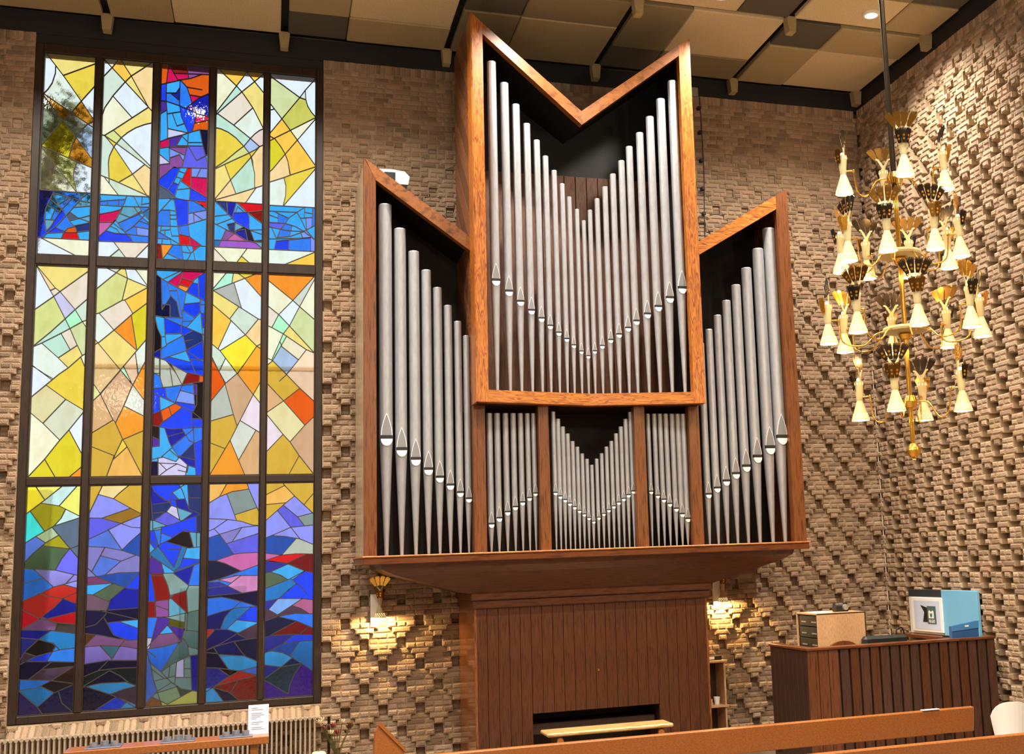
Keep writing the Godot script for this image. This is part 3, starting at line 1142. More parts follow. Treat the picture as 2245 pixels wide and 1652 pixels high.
	put("stretcher", st, mats.wood_brown, b)


# ---------------------------------------------------------------- chandelier and sconces

var lamp_meshes := {}

func make_lamp_meshes() -> void:
	var st := begin()
	lathe(st, [Vector2(0.086, 0.0), Vector2(0.086, 0.006), Vector2(0.027, 0.185), Vector2(0.03, 0.2), Vector2(0.046, 0.37), Vector2(0.043, 0.37), Vector2(0.024, 0.19), Vector2(0.082, 0.003)], 20)
	lamp_meshes.shade = st.commit()
	st = begin()
	for row in 3:
		for k in 14:
			var a := TAU * (k + 0.5 * (row % 2)) / 14
			var y := 0.018 + row * 0.02
			var r := lerpf(0.086, 0.027, y / 0.185) + 0.001
			var xf := Transform3D(Basis(Vector3.UP, -a), Vector3.ZERO) * Transform3D(Basis(Vector3.FORWARD, -0.31), Vector3(r, y, 0))
			quad(st, xf * Vector3(0.0004, -0.009, 0), xf * Vector3(0.0004, 0.0, -0.0075), xf * Vector3(0.0004, 0.009, 0), xf * Vector3(0.0004, 0.0, 0.0075))
	for k in 10:
		var a := TAU * k / 10
		var xf := Transform3D(Basis(Vector3.UP, -a), Vector3.ZERO) * Transform3D(Basis(Vector3.FORWARD, 0.1), Vector3(0.0455, 0.345, 0))
		quad(st, xf * Vector3(0.001, -0.012, 0), xf * Vector3(0.001, 0.0, -0.005), xf * Vector3(0.001, 0.012, 0), xf * Vector3(0.001, 0.0, 0.005))
	lamp_meshes.holes = st.commit()
	st = begin()
	lathe(st, [Vector2(0.0, 0.022), Vector2(0.074, 0.022)], 20)
	lamp_meshes.disc = st.commit()
	st = begin()
	lathe(st, [Vector2(0.0, 0.365), Vector2(0.012, 0.37), Vector2(0.018, 0.385), Vector2(0.012, 0.402), Vector2(0.0, 0.406)], 10)
	lamp_meshes.bulb = st.commit()
	# two flat arms that fork upwards
	st = begin()
	prism(st, V2([-0.016, 0.36, 0.016, 0.36, 0.02, 0.4, 0.056, 0.47, 0.075, 0.478, 0.07, 0.492, 0.046, 0.486, 0.0, 0.415, -0.046, 0.486, -0.07, 0.492, -0.075, 0.478, -0.056, 0.47, -0.02, 0.4]), -0.004, 0.004)
	lamp_meshes.fork = st.commit()
	# a paddle with a comb of teeth along its top
	st = begin()
	var p := [-0.011, 0.0, 0.011, 0.0, 0.019, 0.04, 0.026, 0.085]
	for k in 5:
		var x := 0.026 - k * 0.0105
		p.append_array([x, 0.112 - absf(k - 2) * 0.003, x - 0.006, 0.112 - absf(k - 2) * 0.003, x - 0.008, 0.088])
	p.append_array([-0.026, 0.085, -0.019, 0.04])
	prism(st, V2(p), -0.0015, 0.0015)
	lamp_meshes.fan = st.commit()
	st = begin()
	for y in [0.03, 0.055]:
		var q := PackedVector2Array()
		for k in 10:
			q.append(Vector2(0.009 * cos(TAU * k / 10), y + 0.009 * sin(TAU * k / 10)))
		prism(st, q, 0.0015, 0.0035)
	lamp_meshes.dots = st.commit()


func add_lamp(parent: Node3D, at: Vector3, face_out: float, s: float, upper: Material, lower: Material, power: float) -> Node3D:
	var g := group_node("lamp", parent, at)
	g.rotation.y = face_out
	g.scale = Vector3.ONE * s
	place("shade", lamp_meshes.shade, mats.cream, g)
	place("pierced_holes", lamp_meshes.holes, mats.glow_soft, g).set_meta("kind", "stuff")
	place("bulb_glow", lamp_meshes.disc, mats.glow, g)
	place("candle_bulb", lamp_meshes.bulb, mats.glow, g)
	place("fork_arm", lamp_meshes.fork, mats.cream, g, Transform3D(Basis(), Vector3(0, 0, -0.02)))
	for k in 4:
		var a := (k - 1.5) * 0.33
		var xf := Transform3D((Basis(Vector3.FORWARD, a) * Basis(Vector3.RIGHT, 0.12)).scaled_local(Vector3.ONE * 1.3), Vector3((k - 1.5) * 0.041, 0.475 - absf(k - 1.5) * 0.006, -0.018))
		place("comb_fan", lamp_meshes.fan, upper, g, xf)
		place("fan_dots", lamp_meshes.dots, mats.brass, g, xf)
	for k in 3:
		var a := (k - 1) * 0.75
		var xf := Transform3D((Basis(Vector3.UP, a) * Basis(Vector3.RIGHT, 0.2)).scaled_local(Vector3.ONE * 1.25), Vector3(sin(a) * 0.05, 0.29, cos(a) * 0.05))
		place("comb_fan", lamp_meshes.fan, lower, g, xf)
		place("fan_dots", lamp_meshes.dots, mats.brass, g, xf)
	var l := OmniLight3D.new()
	l.name = "lamp_light"
	l.position = Vector3(0, 0.008, 0)
	l.light_energy = power
	l.light_color = Color(1.0, 0.82, 0.52)
	l.light_size = 0.012
	l.omni_range = 25.0
	l.omni_attenuation = 2.0
	l.shadow_enabled = true
	g.add_child(l, true)
	return g


func build_chandelier() -> void:
	make_lamp_meshes()
	var base := Vector3(5.622, 3.24, 4.8)
	var c := thing("chandelier", "tall brass chandelier with four tiers of cream pierced cone lamps and comb crowns", "chandelier", base)
	var st := begin()
	lathe(st, [Vector2(0.022, 0.1), Vector2(0.022, 2.55)], 12)
	put("lower_rod", st, mats.brass, c)
	st = begin()
	lathe(st, [Vector2(0.026, 2.55), Vector2(0.026, CEIL - base.y)], 12)
	put("upper_rod", st, mats.bronze, c)
	st = begin()
	lathe(st, [Vector2(0.0, -0.035), Vector2(0.02, -0.03), Vector2(0.012, -0.012), Vector2(0.034, 0.0), Vector2(0.058, 0.03), Vector2(0.066, 0.06), Vector2(0.058, 0.09), Vector2(0.034, 0.12), Vector2(0.0, 0.132)], 22)
	put("bottom_ball", st, mats.brass, c)
	# heights of the lamp rims, radius, number, first angle in degrees (0 = right, 90 = towards the viewer)
	var tiers := [[5.77, 0.48, 4, 78.0], [5.055, 0.56, 8, 10.0], [4.33, 0.71, 8, 35.0], [3.62, 0.48, 4, 15.0]]
	var n := 0
	for t in tiers:
		var y: float = t[0] - base.y
		var hub := y + (0.13 if t[2] == 4 else 0.1)
		st = begin()
		if t[2] == 8:
			lathe(st, [Vector2(0.05, hub - 0.03), Vector2(0.2, hub - 0.02), Vector2(0.205, hub), Vector2(0.2, hub + 0.02), Vector2(0.05, hub + 0.03)], 28)
			put("hub_disc", st, mats.cream, c)
			st = begin()
			lathe(st, [Vector2(0.0, hub - 0.1), Vector2(0.05, hub - 0.09), Vector2(0.07, hub - 0.05), Vector2(0.05, hub - 0.03)], 18)
			put("hub_cup", st, mats.brass, c)
		else:
			lathe(st, [Vector2(0.0, hub - 0.07), Vector2(0.05, hub - 0.055), Vector2(0.072, hub), Vector2(0.05, hub + 0.055), Vector2(0.0, hub + 0.07)], 20)
			put("hub_ball", st, mats.brass, c)
		for k in t[2]:
			var a := deg_to_rad(t[3] + 360.0 * k / t[2])
			var d := Vector3(0.854, 0, 0.52) * cos(a) + Vector3(-0.52, 0, 0.854) * sin(a)
			var r: float = t[1]
			var up: Material = [mats.brass, mats.bronze, mats.brass_dark, mats.bronze][n % 4]
			var low: Material = [mats.bronze, mats.brass_dark, mats.bronze, mats.brass][n % 4]
			var g := add_lamp(c, d * r + Vector3(0, y, 0), atan2(d.x, d.z), 1.0, up, low, 0.16)
			# the arm hooks down from the hub and up to the waist of the lamp
			st = begin()
			var w := y + 0.21
			tube(st, curve([Vector3(0, hub, 0) + d * 0.05, Vector3(0, hub - 0.02, 0) + d * r * 0.35, Vector3(0, w - 0.24, 0) + d * r * 0.55, Vector3(0, w - 0.2, 0) + d * (r - 0.13), Vector3(0, w, 0) + d * (r - 0.1), Vector3(0, w + 0.01, 0) + d * (r - 0.085), Vector3(0, w + 0.01, 0) + d * (r - 0.02)], 0.03), 0.0075, 7)
			put("curved_arm", st, mats.brass, c)
			st = begin()
			lathe(st, [Vector2(0.0, -0.016), Vector2(0.014, -0.008), Vector2(0.014, 0.008), Vector2(0.0, 0.018)], 10, Transform3D(Basis(), Vector3(0, w + 0.01, 0) + d * (r - 0.1)))
			put("arm_knob", st, mats.brass, c)
			n += 1

	# added lamps out of view, put in to brighten the ceiling and organ front
	var spots := [Vector3(-2.6, 5.7, 8.6), Vector3(2.2, 5.7, 9.6), Vector3(6.2, 5.7, 9.6)]
	for k in 3:
		var p := thing("added_pendant_lamp", "added round glass pendant lamp outside the picture to brighten the ceiling and organ", "pendant lamp", spots[k], "added pendant lamps")
		st = begin()
		lathe(st, [Vector2(0.01, 0.2), Vector2(0.01, CEIL - 5.7)], 8)
		put("rod", st, mats.brass, p)
		st = begin()
		lathe(st, [Vector2(0.0, -0.2), Vector2(0.1, -0.173), Vector2(0.173, -0.1), Vector2(0.2, 0.0), Vector2(0.173, 0.1), Vector2(0.1, 0.173), Vector2(0.0, 0.2)], 20)
		put("lamp_globe", st, mats.glow, p)
		var l := OmniLight3D.new()
		l.name = "globe_light"
		l.light_energy = GLOBE_ENERGY
		l.light_color = Color(1.0, 0.93, 0.83)
		l.light_size = 0.2
		l.omni_range = 30.0
		l.omni_attenuation = 2.0
		l.shadow_enabled = true
		p.add_child(l, true)


const GLOBE_ENERGY := 5.5

func build_details() -> void:
	# wall lamps either side of the organ base
	for q in [[Vector3(1.235, 1.87, 0.0), "lit wall sconce on a white plate left of the organ base"], [Vector3(5.53, 1.85, 0.0), "lit wall sconce on a white plate right of the organ base"]]:
		var s := thing("wall_sconce", q[1], "wall lamp", q[0])
		var st := begin()
		box(st, Vector3(-0.1, -0.09, 0.02), Vector3(0.0, 0.25, 0.05), 0.004)
		put("back_plate", st, mats.white, s)
		st = begin()
		tube(st, PackedVector3Array([Vector3(0, 0.13, 0.045), Vector3(0, 0.13, 0.11)]), 0.008, 8)
		put("bracket", st, mats.brass, s)
		add_lamp(s, Vector3(0.0, -0.02, 0.14), 0.0, 0.78, mats.brass, mats.brass_dark, 1.6)
	# projector behind the left tower
	var p := thing("projector", "white projector on the wall behind the left organ tower", "projector", Vector3(1.36, 6.95, 0.35))
	var st := begin()
	prism(st, V2([-0.2, 0.0, 0.18, 0.0, 0.2, 0.1, 0.14, 0.16, -0.02, 0.18, -0.16, 0.175]), -0.2, 0.25)
	put("housing", st, mats.white, p)
	st = begin()
	box(st, Vector3(-0.1, 0.02, 0.25), Vector3(0.03, 0.14, 0.262), 0.004)
	put("lens_window", st, mats.black, p)
	st = begin()
	box(st, Vector3(-0.05, -0.08, -0.35), Vector3(0.12, 0.0, 0.1), 0.004)
	put("wall_bracket", st, mats.wood_dark, p)
	# cables
	var w := thing("wall_cable", "thin dark cable running down the wall right of the middle organ tower", "cable", Vector3(5.555, 6.4, 0.07))
	st = begin()
	tube(st, curve([Vector3(0, 2.3, 0), Vector3(0.01, 1.2, 0.01), Vector3(-0.012, 0.3, 0), Vector3(0.0, -1.0, 0)], 0.2), 0.006, 6)
	put("cable", st, mats.dark, w)
	for y in [2.1, 1.75, 1.35, 0.95, 0.6]:
		st = begin()
		box(st, Vector3(-0.03, y - 0.02, -0.06), Vector3(0.015, y + 0.02, 0.012), 0.003)
		put("cable_clip", st, mats.dark, w)
	var j := thing("junction_box", "small grey junction box at the top of the wall by the organ", "junction box", Vector3(5.49, 8.74, 0.0))
	st = begin()
	box(st, Vector3(-0.06, -0.06, -0.04), Vector3(0.06, 0.06, 0.05), 0.006)
	put("case", st, mats.steel, j)
	st = begin()
	tube(st, PackedVector3Array([Vector3(0, 0.06, 0.02), Vector3(0.0, 0.14, 0.02)]), 0.012, 6)
	put("cable_stub", st, mats.dark, j)
	var k := thing("corner_conduit", "thin pale conduit running up the corner of the two brick walls", "conduit", Vector3(7.955, 0, 0.035))
	st = begin()
	tube(st, PackedVector3Array([Vector3(0, 0, 0.03), Vector3(0, 5.0, 0.03)]), 0.009, 8)
	put("pipe", st, mat(rgb(196, 178, 160), 0.6), k)


# ---------------------------------------------------------------- desk corner on the right

func build_desk() -> void:
	var d := thing("control_desk", "dark slatted wooden desk with brown top edge in the right corner", "desk", Vector3(6.66, 0, 2.1))
	var x0 := 5.49
	var x1 := 7.84
	var z1 := 2.6
	var z0 := 1.62
	var top := 1.385
	var st := begin()
	box(st, Vector3(x0 + 0.02, 0, z1 - 0.06), Vector3(x1 - 0.02, top - 0.03, z1 - 0.03), 0.0)
	box(st, Vector3(x0 + 0.03, 0, z0), Vector3(x0 + 0.06, top - 0.03, z1 - 0.03), 0.0)
	box(st, Vector3(x1 - 0.06, 0, z0), Vector3(x1 - 0.03, top - 0.03, z1 - 0.03), 0.0)
	putw("desk_core", st, mats.black, d, d)
	var n := 19
	var pitch := (x1 - x0) / n
	for k in n:
		st = begin()
		box(st, Vector3(x0 + k * pitch + (0.004 if k < 3 else 0.022), 0, z1 - 0.03), Vector3(x0 + (k + 1) * pitch - 0.003, top - 0.02, z1), 0.003)
		putw("front_slat", st, [mats.wood_mid, mats.wood_mid_b, mats.wood_brown][(k * 7 + k / 3) % 3] if k > 2 else mats.wood_amber, d, d)
	for k in 8:
		st = begin()
		box(st, Vector3(x0, 0, z1 - 0.03 - (k + 1) * 0.118 + 0.004), Vector3(x0 + 0.03, top - 0.02, z1 - 0.03 - k * 0.118 - 0.004), 0.003)
		putw("side_slat", st, mats.wood_dark, d, d)
	st = begin()
	box(st, Vector3(x0 - 0.015, top - 0.02, z1 - 0.12), Vector3(x1, top + 0.008, z1 + 0.02), 0.004)
	box(st, Vector3(x0 - 0.015, top - 0.02, z0), Vector3(x0 + 0.1, top + 0.008, z1 - 0.12), 0.004)
	putw("top_edge", st, mats.wood_red_flat, d, d)
	st = begin()
	box(st, Vector3(x0 + 0.1, 1.0, z0 - 0.1), Vector3(x1 - 0.1, 1.028, 2.2), 0.003)
	putw("worktop", st, mats.wood_brown_flat, d, d)

	var r := thing("audio_rack", "pale wooden equipment cabinet with black devices standing on the desk", "cabinet", Vector3(6.2, 1.03, 2.0))
	st = begin()
	for q in [[Vector3(5.92, 1.03, 1.55), Vector3(5.94, 1.72, 2.05)], [Vector3(5.9, 1.03, 2.03), Vector3(6.52, 1.72, 2.05)], [Vector3(5.9, 1.70, 1.5), Vector3(6.52, 1.72, 2.05)], [Vector3(6.5, 1.03, 1.5), Vector3(6.52, 1.72, 2.05)], [Vector3(5.9, 1.03, 1.5), Vector3(6.52, 1.05, 2.05)]]:
		if q[0].x < 5.93 and q[0].x > 5.91:
			continue
		box(st, q[0], q[1], 0.003)
	box(st, Vector3(5.9, 1.03, 1.5), Vector3(6.52, 1.72, 1.52), 0.003)
	putw("cabinet_shell", st, mats.wood_box, r, r)
	for k in 5:
		st = begin()
		box(st, Vector3(5.912, 1.06 + k * 0.128, 1.53), Vector3(6.3, 1.06 + k * 0.128 + 0.12, 2.02), 0.004)
		var dev := putw("audio_device", st, mats.black, r, r)
		st = begin()
		for e in 2:
			box(st, Vector3(5.906, 1.10 + k * 0.128, 1.62 + e * 0.26), Vector3(5.913, 1.115 + k * 0.128, 1.74 + e * 0.26), 0.001)
		var lab := put("front_marking", st, mats.steel, dev)
	var pa := thing("paper_sheet", "loose white papers on top of the pale equipment cabinet", "paper", Vector3(6.02, 1.72, 1.9))
	st = begin()
	box(st, Vector3(-0.1, 0.0, -0.14), Vector3(0.1, 0.012, 0.1), 0.001)
	put("sheets", st, mats.white, pa)
	var cam := thing("desk_camera", "small round silver and black camera on top of the pale cabinet", "camera", Vector3(6.34, 1.72, 1.85))
	st = begin()
	box(st, Vector3(-0.12, 0, -0.05), Vector3(0.05, 0.075, 0.05), 0.01)
	put("camera_body", st, mats.black, cam)
	st = begin()
	lathe(st, [Vector2(0.0, 0.03), Vector2(0.032, 0.026), Vector2(0.036, 0.0)], 16, Transform3D(Basis(Vector3.RIGHT, PI / 2), Vector3(0.0, 0.05, 0.05)))
	put("lens", st, mats.steel, cam)
	var bag := thing("black_case", "flat black case with handle lying behind the desk front", "case", Vector3(6.72, 1.03, 2.12))
	st = begin()
	box(st, Vector3(-0.3, 0, -0.06), Vector3(0.26, 0.41, 0.06), 0.03)
	put("case_body", st, mat(rgb(28, 30, 30), 0.5), bag)
	st = begin()
	tube(st, curve([Vector3(0.14, 0.4, 0), Vector3(0.15, 0.47, 0), Vector3(0.22, 0.48, 0), Vector3(0.25, 0.38, 0)], 0.02), 0.01, 7)
	put("handle", st, mats.black, bag)
	var ch := thing("desk_chair", "brown rounded chair back peeking over the desk in front of the pale cabinet", "chair", Vector3(6.05, 0, 2.35))
	st = begin()
	var arch := PackedVector2Array()
	for k in 13:
		arch.append(Vector2(0.2 * cos(PI * k / 12), 1.3 + 0.13 * sin(PI * k / 12)))
	arch.append_array(V2([-0.2, 0.9, 0.2, 0.9]))
	prism(st, arch, -0.02, 0.02)
	put("backrest", st, mats.wood_red, ch)
	st = begin()
	box(st, Vector3(-0.2, 0.42, -0.44), Vector3(0.2, 0.46, -0.03), 0.01)
	put("seat", st, mats.wood_red, ch)
	for e in [Vector2(-0.18, -0.42), Vector2(0.18, -0.42), Vector2(-0.18, 0.0), Vector2(0.18, 0.0)]:
		st = begin()
		box(st, Vector3(e.x - 0.015, 0, e.y - 0.015), Vector3(e.x + 0.015, 0.42 if e.y < -0.1 else 0.95, e.y + 0.015), 0.003)
		put("leg", st, mats.wood_dark, ch)
	# blue pouch on the desk
	var bp := thing("blue_pouch", "dark blue pouch with a pale flap logo on the desk edge", "pouch", Vector3(7.49, 1.393, 2.52))
	st = begin()
	prism(st, V2([-0.17, 0.0, 0.18, 0.0, 0.185, 0.175, -0.165, 0.13]), -0.03, 0.03)
	put("pouch_body", st, mat(rgb(36, 84, 140), 0.4), bp)
	st = begin()
	prism(st, V2([-0.168, 0.075, 0.182, 0.1, 0.187, 0.18, -0.168, 0.135]), 0.03, 0.037)
	put("flap", st, mat(rgb(62, 124, 184), 0.4), bp)
	st = begin()
	box(st, Vector3(0.0, 0.118, 0.037), Vector3(0.05, 0.135, 0.04), 0.001)
	put("logo_tag", st, mats.white, bp)
	# notice boards on the right wall
	var nb := thing("notice_board", "light blue board with dark header strip on the right brick wall", "board", Vector3(7.915, 1.36, 1.45))
	st = begin()
	box(st, Vector3(-0.02, -0.02, 0.02), Vector3(0.02, 0.53, 0.78), 0.004)
	put("blue_field", st, mat(rgb(112, 176, 216), 0.6), nb)
	st = begin()
	box(st, Vector3(-0.018, -0.02, -0.75), Vector3(0.02, 0.44, 0.02), 0.003)
	put("white_field", st, mat(rgb(214, 214, 220), 0.6), nb)
	st = begin()
	box(st, Vector3(-0.02, 0.44, -0.75), Vector3(0.02, 0.53, 0.02), 0.003)
	put("header_strip", st, mat(rgb(34, 42, 46), 0.6), nb)
	var ps := thing("framed_poster", "white framed poster with a black and green emblem on the notice board", "poster", Vector3(7.882, 1.37, 1.22))
	st = begin()
	box(st, Vector3(-0.012, 0, -0.42), Vector3(0.012, 0.42, 0.28), 0.003)
	put("poster_frame", st, mats.white, ps)
	st = begin()
	box(st, Vector3(-0.014, 0.03, -0.36), Vector3(-0.011, 0.385, 0.24), 0.0)
	put("poster_sheet", st, mat(rgb(196, 206, 232), 0.6), ps)
	var em := group_node("emblem", ps)
	var tb := Transform3D(Basis(Vector3.UP, -PI / 2), Vector3(-0.0145, 0, 0))
	st = begin()
	prism(st, V2([-0.16, 0.12, -0.05, 0.12, -0.05, 0.3, -0.2, 0.33, -0.12, 0.24]), 0.0, 0.001, tb)
	put("dark_shape", st, mats.black, em)
	st = begin()
	prism(st, V2([-0.05, 0.1, 0.15, 0.1, 0.15, 0.32, -0.05, 0.32]), 0.0, 0.0012, tb)
	put("green_block", st, mat(rgb(70, 96, 92), 0.6), em)
	st = begin()
	prism(st, V2([-0.02, 0.17, 0.1, 0.17, 0.1, 0.25, 0.08, 0.27, 0.04, 0.25, 0.0, 0.27, -0.02, 0.25]), 0.0, 0.0024, tb)
	put("shield", st, mats.white, em)
	st = begin()
	prism(st, V2([0.015, 0.2, 0.04, 0.175, 0.065, 0.2, 0.065, 0.235, 0.04, 0.225, 0.015, 0.235]), 0.0, 0.003, tb)
	put("heart", st, mat(rgb(60, 110, 120), 0.6), em)
	var tm := TextMesh.new()
	tm.text = "ALGO"
	tm.font_size = 12
	tm.pixel_size = 0.0042
	tm.depth = 0.002
	var ti := place("lettering", tm, mats.white, em, tb * Transform3D(Basis(), Vector3(0.05, 0.135, 0.002)))
	var sh := thing("wall_shelf", "narrow brown wooden ledge under the notice board", "shelf", Vector3(7.9, 1.3, 1.45))
	st = begin()
	box(st, Vector3(-0.14, -0.005, -0.9), Vector3(0.02, 0.035, 0.75), 0.004)
	put("ledge", st, mats.wood_red_flat, sh)

	# low bookcase between organ and desk
	var bc := thing("bookcase", "small dark bookcase squeezed beside the organ console", "bookcase", Vector3(5.2, 0, 0.25))
	st = begin()
	box(st, Vector3(0.19, 0, -0.15), Vector3(0.215, 1.1, 0.15), 0.002)
	box(st, Vector3(-0.24, 0, -0.15), Vector3(-0.215, 1.1, 0.15), 0.002)
	put("side", st, mats.wood_box, bc)
	st = begin()
	box(st, Vector3(-0.215, 0, -0.15), Vector3(0.19, 1.08, -0.13), 0.0)
	put("back", st, mats.wood_dark, bc)
	for y in [0.08, 0.56, 1.1]:
		st = begin()
		box(st, Vector3(-0.24, y, -0.15), Vector3(0.235, y + 0.025, 0.17), 0.002)
		put("shelf", st, mats.wood_box, bc)
	var cup := thing("white_cup", "small white cup on the middle shelf of the bookcase", "cup", Vector3(5.32, 0.586, 0.3))
	st = begin()
	lathe(st, [Vector2(0.0, 0.0), Vector2(0.03, 0.0), Vector2(0.042, 0.09), Vector2(0.038, 0.09), Vector2(0.027, 0.006)], 16)
	put("cup_body", st, mats.white, cup)
	var bx := thing("cardboard_box", "small brown box beside the white cup in the bookcase", "box", Vector3(5.22, 0.586, 0.3))
	st = begin()
	box(st, Vector3(-0.04, 0, -0.04), Vector3(0.03, 0.07, 0.04), 0.002)
	put("carton", st, mats.wood_box, bx)
	var nt := thing("name_card", "black and white card standing on top of the bookcase", "card", Vector3(5.3, 1.127, 0.3))
	st = begin()
	box(st, Vector3(-0.1, 0, -0.05), Vector3(0.1, 0.05, 0.03), 0.003)
	put("holder", st, mats.black, nt)
	st = begin()
	box(st, Vector3(-0.07, 0.008, 0.03), Vector3(0.0, 0.042, 0.034), 0.001)
	put("card", st, mats.white, nt)


# ---------------------------------------------------------------- pews and the corner below the window

func pew(label: String, x0: float, x1: float, z: float, top: float) -> void:
	var p := thing("church_pew", label, "pew", Vector3((x0 + x1) * 0.5, 0, z), "")
	var st := begin()
	var tilt := Transform3D(Basis(Vector3.RIGHT, 0.12), Vector3(0, top, 0))
	var h := (x1 - x0) * 0.5
	box(st, Vector3(-h, -0.23, -0.025), Vector3(h, 0.0, 0.02), 0.008, tilt)
	put("backrest", st, mats.wood_pew, p)
	st = begin()
	box(st, Vector3(-h, 0.4, -0.5), Vector3(h, 0.44, -0.06), 0.006)
	put("seat", st, mats.wood_pew, p)
	for k in 4:
		var x := lerpf(-h + 0.25, h - 0.25, k / 3.0)
		st = begin()
		box(st, Vector3(x - 0.025, 0, -0.08), Vector3(x + 0.025, top - 0.05, -0.03), 0.004)
		box(st, Vector3(x - 0.025, 0, -0.46), Vector3(x + 0.025, 0.4, -0.4), 0.004)
		put("support", st, mats.wood_dark, p)


func build_pews() -> void:
	pew("long wooden pew with glossy orange back rail in front of the organ", 0.6, 6.37, 4.3, 0.905)
	pew("nearer wooden pew cut off by the lower right edge of the picture", 2.2, 7.4, 5.72, 0.875)
	var s := thing("paper_strip", "white paper slip lying on the top edge of the front pew", "paper", Vector3(5.9, 0.907, 4.3))
	var st := begin()
	box(st, Vector3(-0.09, 0.0, -0.02), Vector3(0.09, 0.006, 0.03), 0.001)
	put("slip", st, mats.white, s)
	# white shell chair
	var c := thing("white_chair", "white plastic shell chair between the desk and the right wall", "chair", Vector3(7.14, 0, 3.75))
	st = begin()
	var rows := []
	for i in 9:
		var t := i / 8.0
		var row := []
		for k in 13:
			var a := lerpf(-1.35, 1.35, k / 12.0)
			var rad := lerpf(0.15, 0.205, t ** 0.7)
			var y := 0.45 + t * (0.41 - 0.13 * absf(a) ** 2.5 / 1.8)
			row.append(Vector3(sin(a) * rad, y, (cos(a) - 1.0) * rad * 0.9 * -1.0 * -1.0 + 0.17 + t * 0.05))
		rows.append(row)
	for i in 8:
		for k in 12:
			var q := [rows[i][k], rows[i][k + 1], rows[i + 1][k + 1], rows[i + 1][k]]
			quad(st, q[0], q[1], q[2], q[3])
			var inn := Vector3(0, 0, -0.012)
			quad(st, q[3] + inn, q[2] + inn, q[1] + inn, q[0] + inn)
	for k in 12:
		var inn := Vector3(0, 0, -0.012)
		quad(st, rows[8][k], rows[8][k + 1], rows[8][k + 1] + inn, rows[8][k] + inn)
	for i in 8:
		var inn := Vector3(0, 0, -0.012)
		quad(st, rows[i][12], rows[i][12] + inn, rows[i + 1][12] + inn, rows[i + 1][12])
		quad(st, rows[i][0] + inn, rows[i][0], rows[i + 1][0], rows[i + 1][0] + inn)
	c.rotation.y = -0.35
	put("shell_back", st, mats.white, c)
	st = begin()
	box(st, Vector3(-0.19, 0.42, -0.24), Vector3(0.19, 0.46, 0.2), 0.015)
	put("seat", st, mats.white, c)
	for e in [Vector2(-0.17, -0.2), Vector2(0.17, -0.2), Vector2(-0.17, 0.16), Vector2(0.17, 0.16)]:
		st = begin()
		tube(st, PackedVector3Array([Vector3(e.x * 1.2, 0, e.y * 1.2), Vector3(e.x, 0.43, e.y)]), 0.012, 8)
		put("leg", st, mats.steel, c)


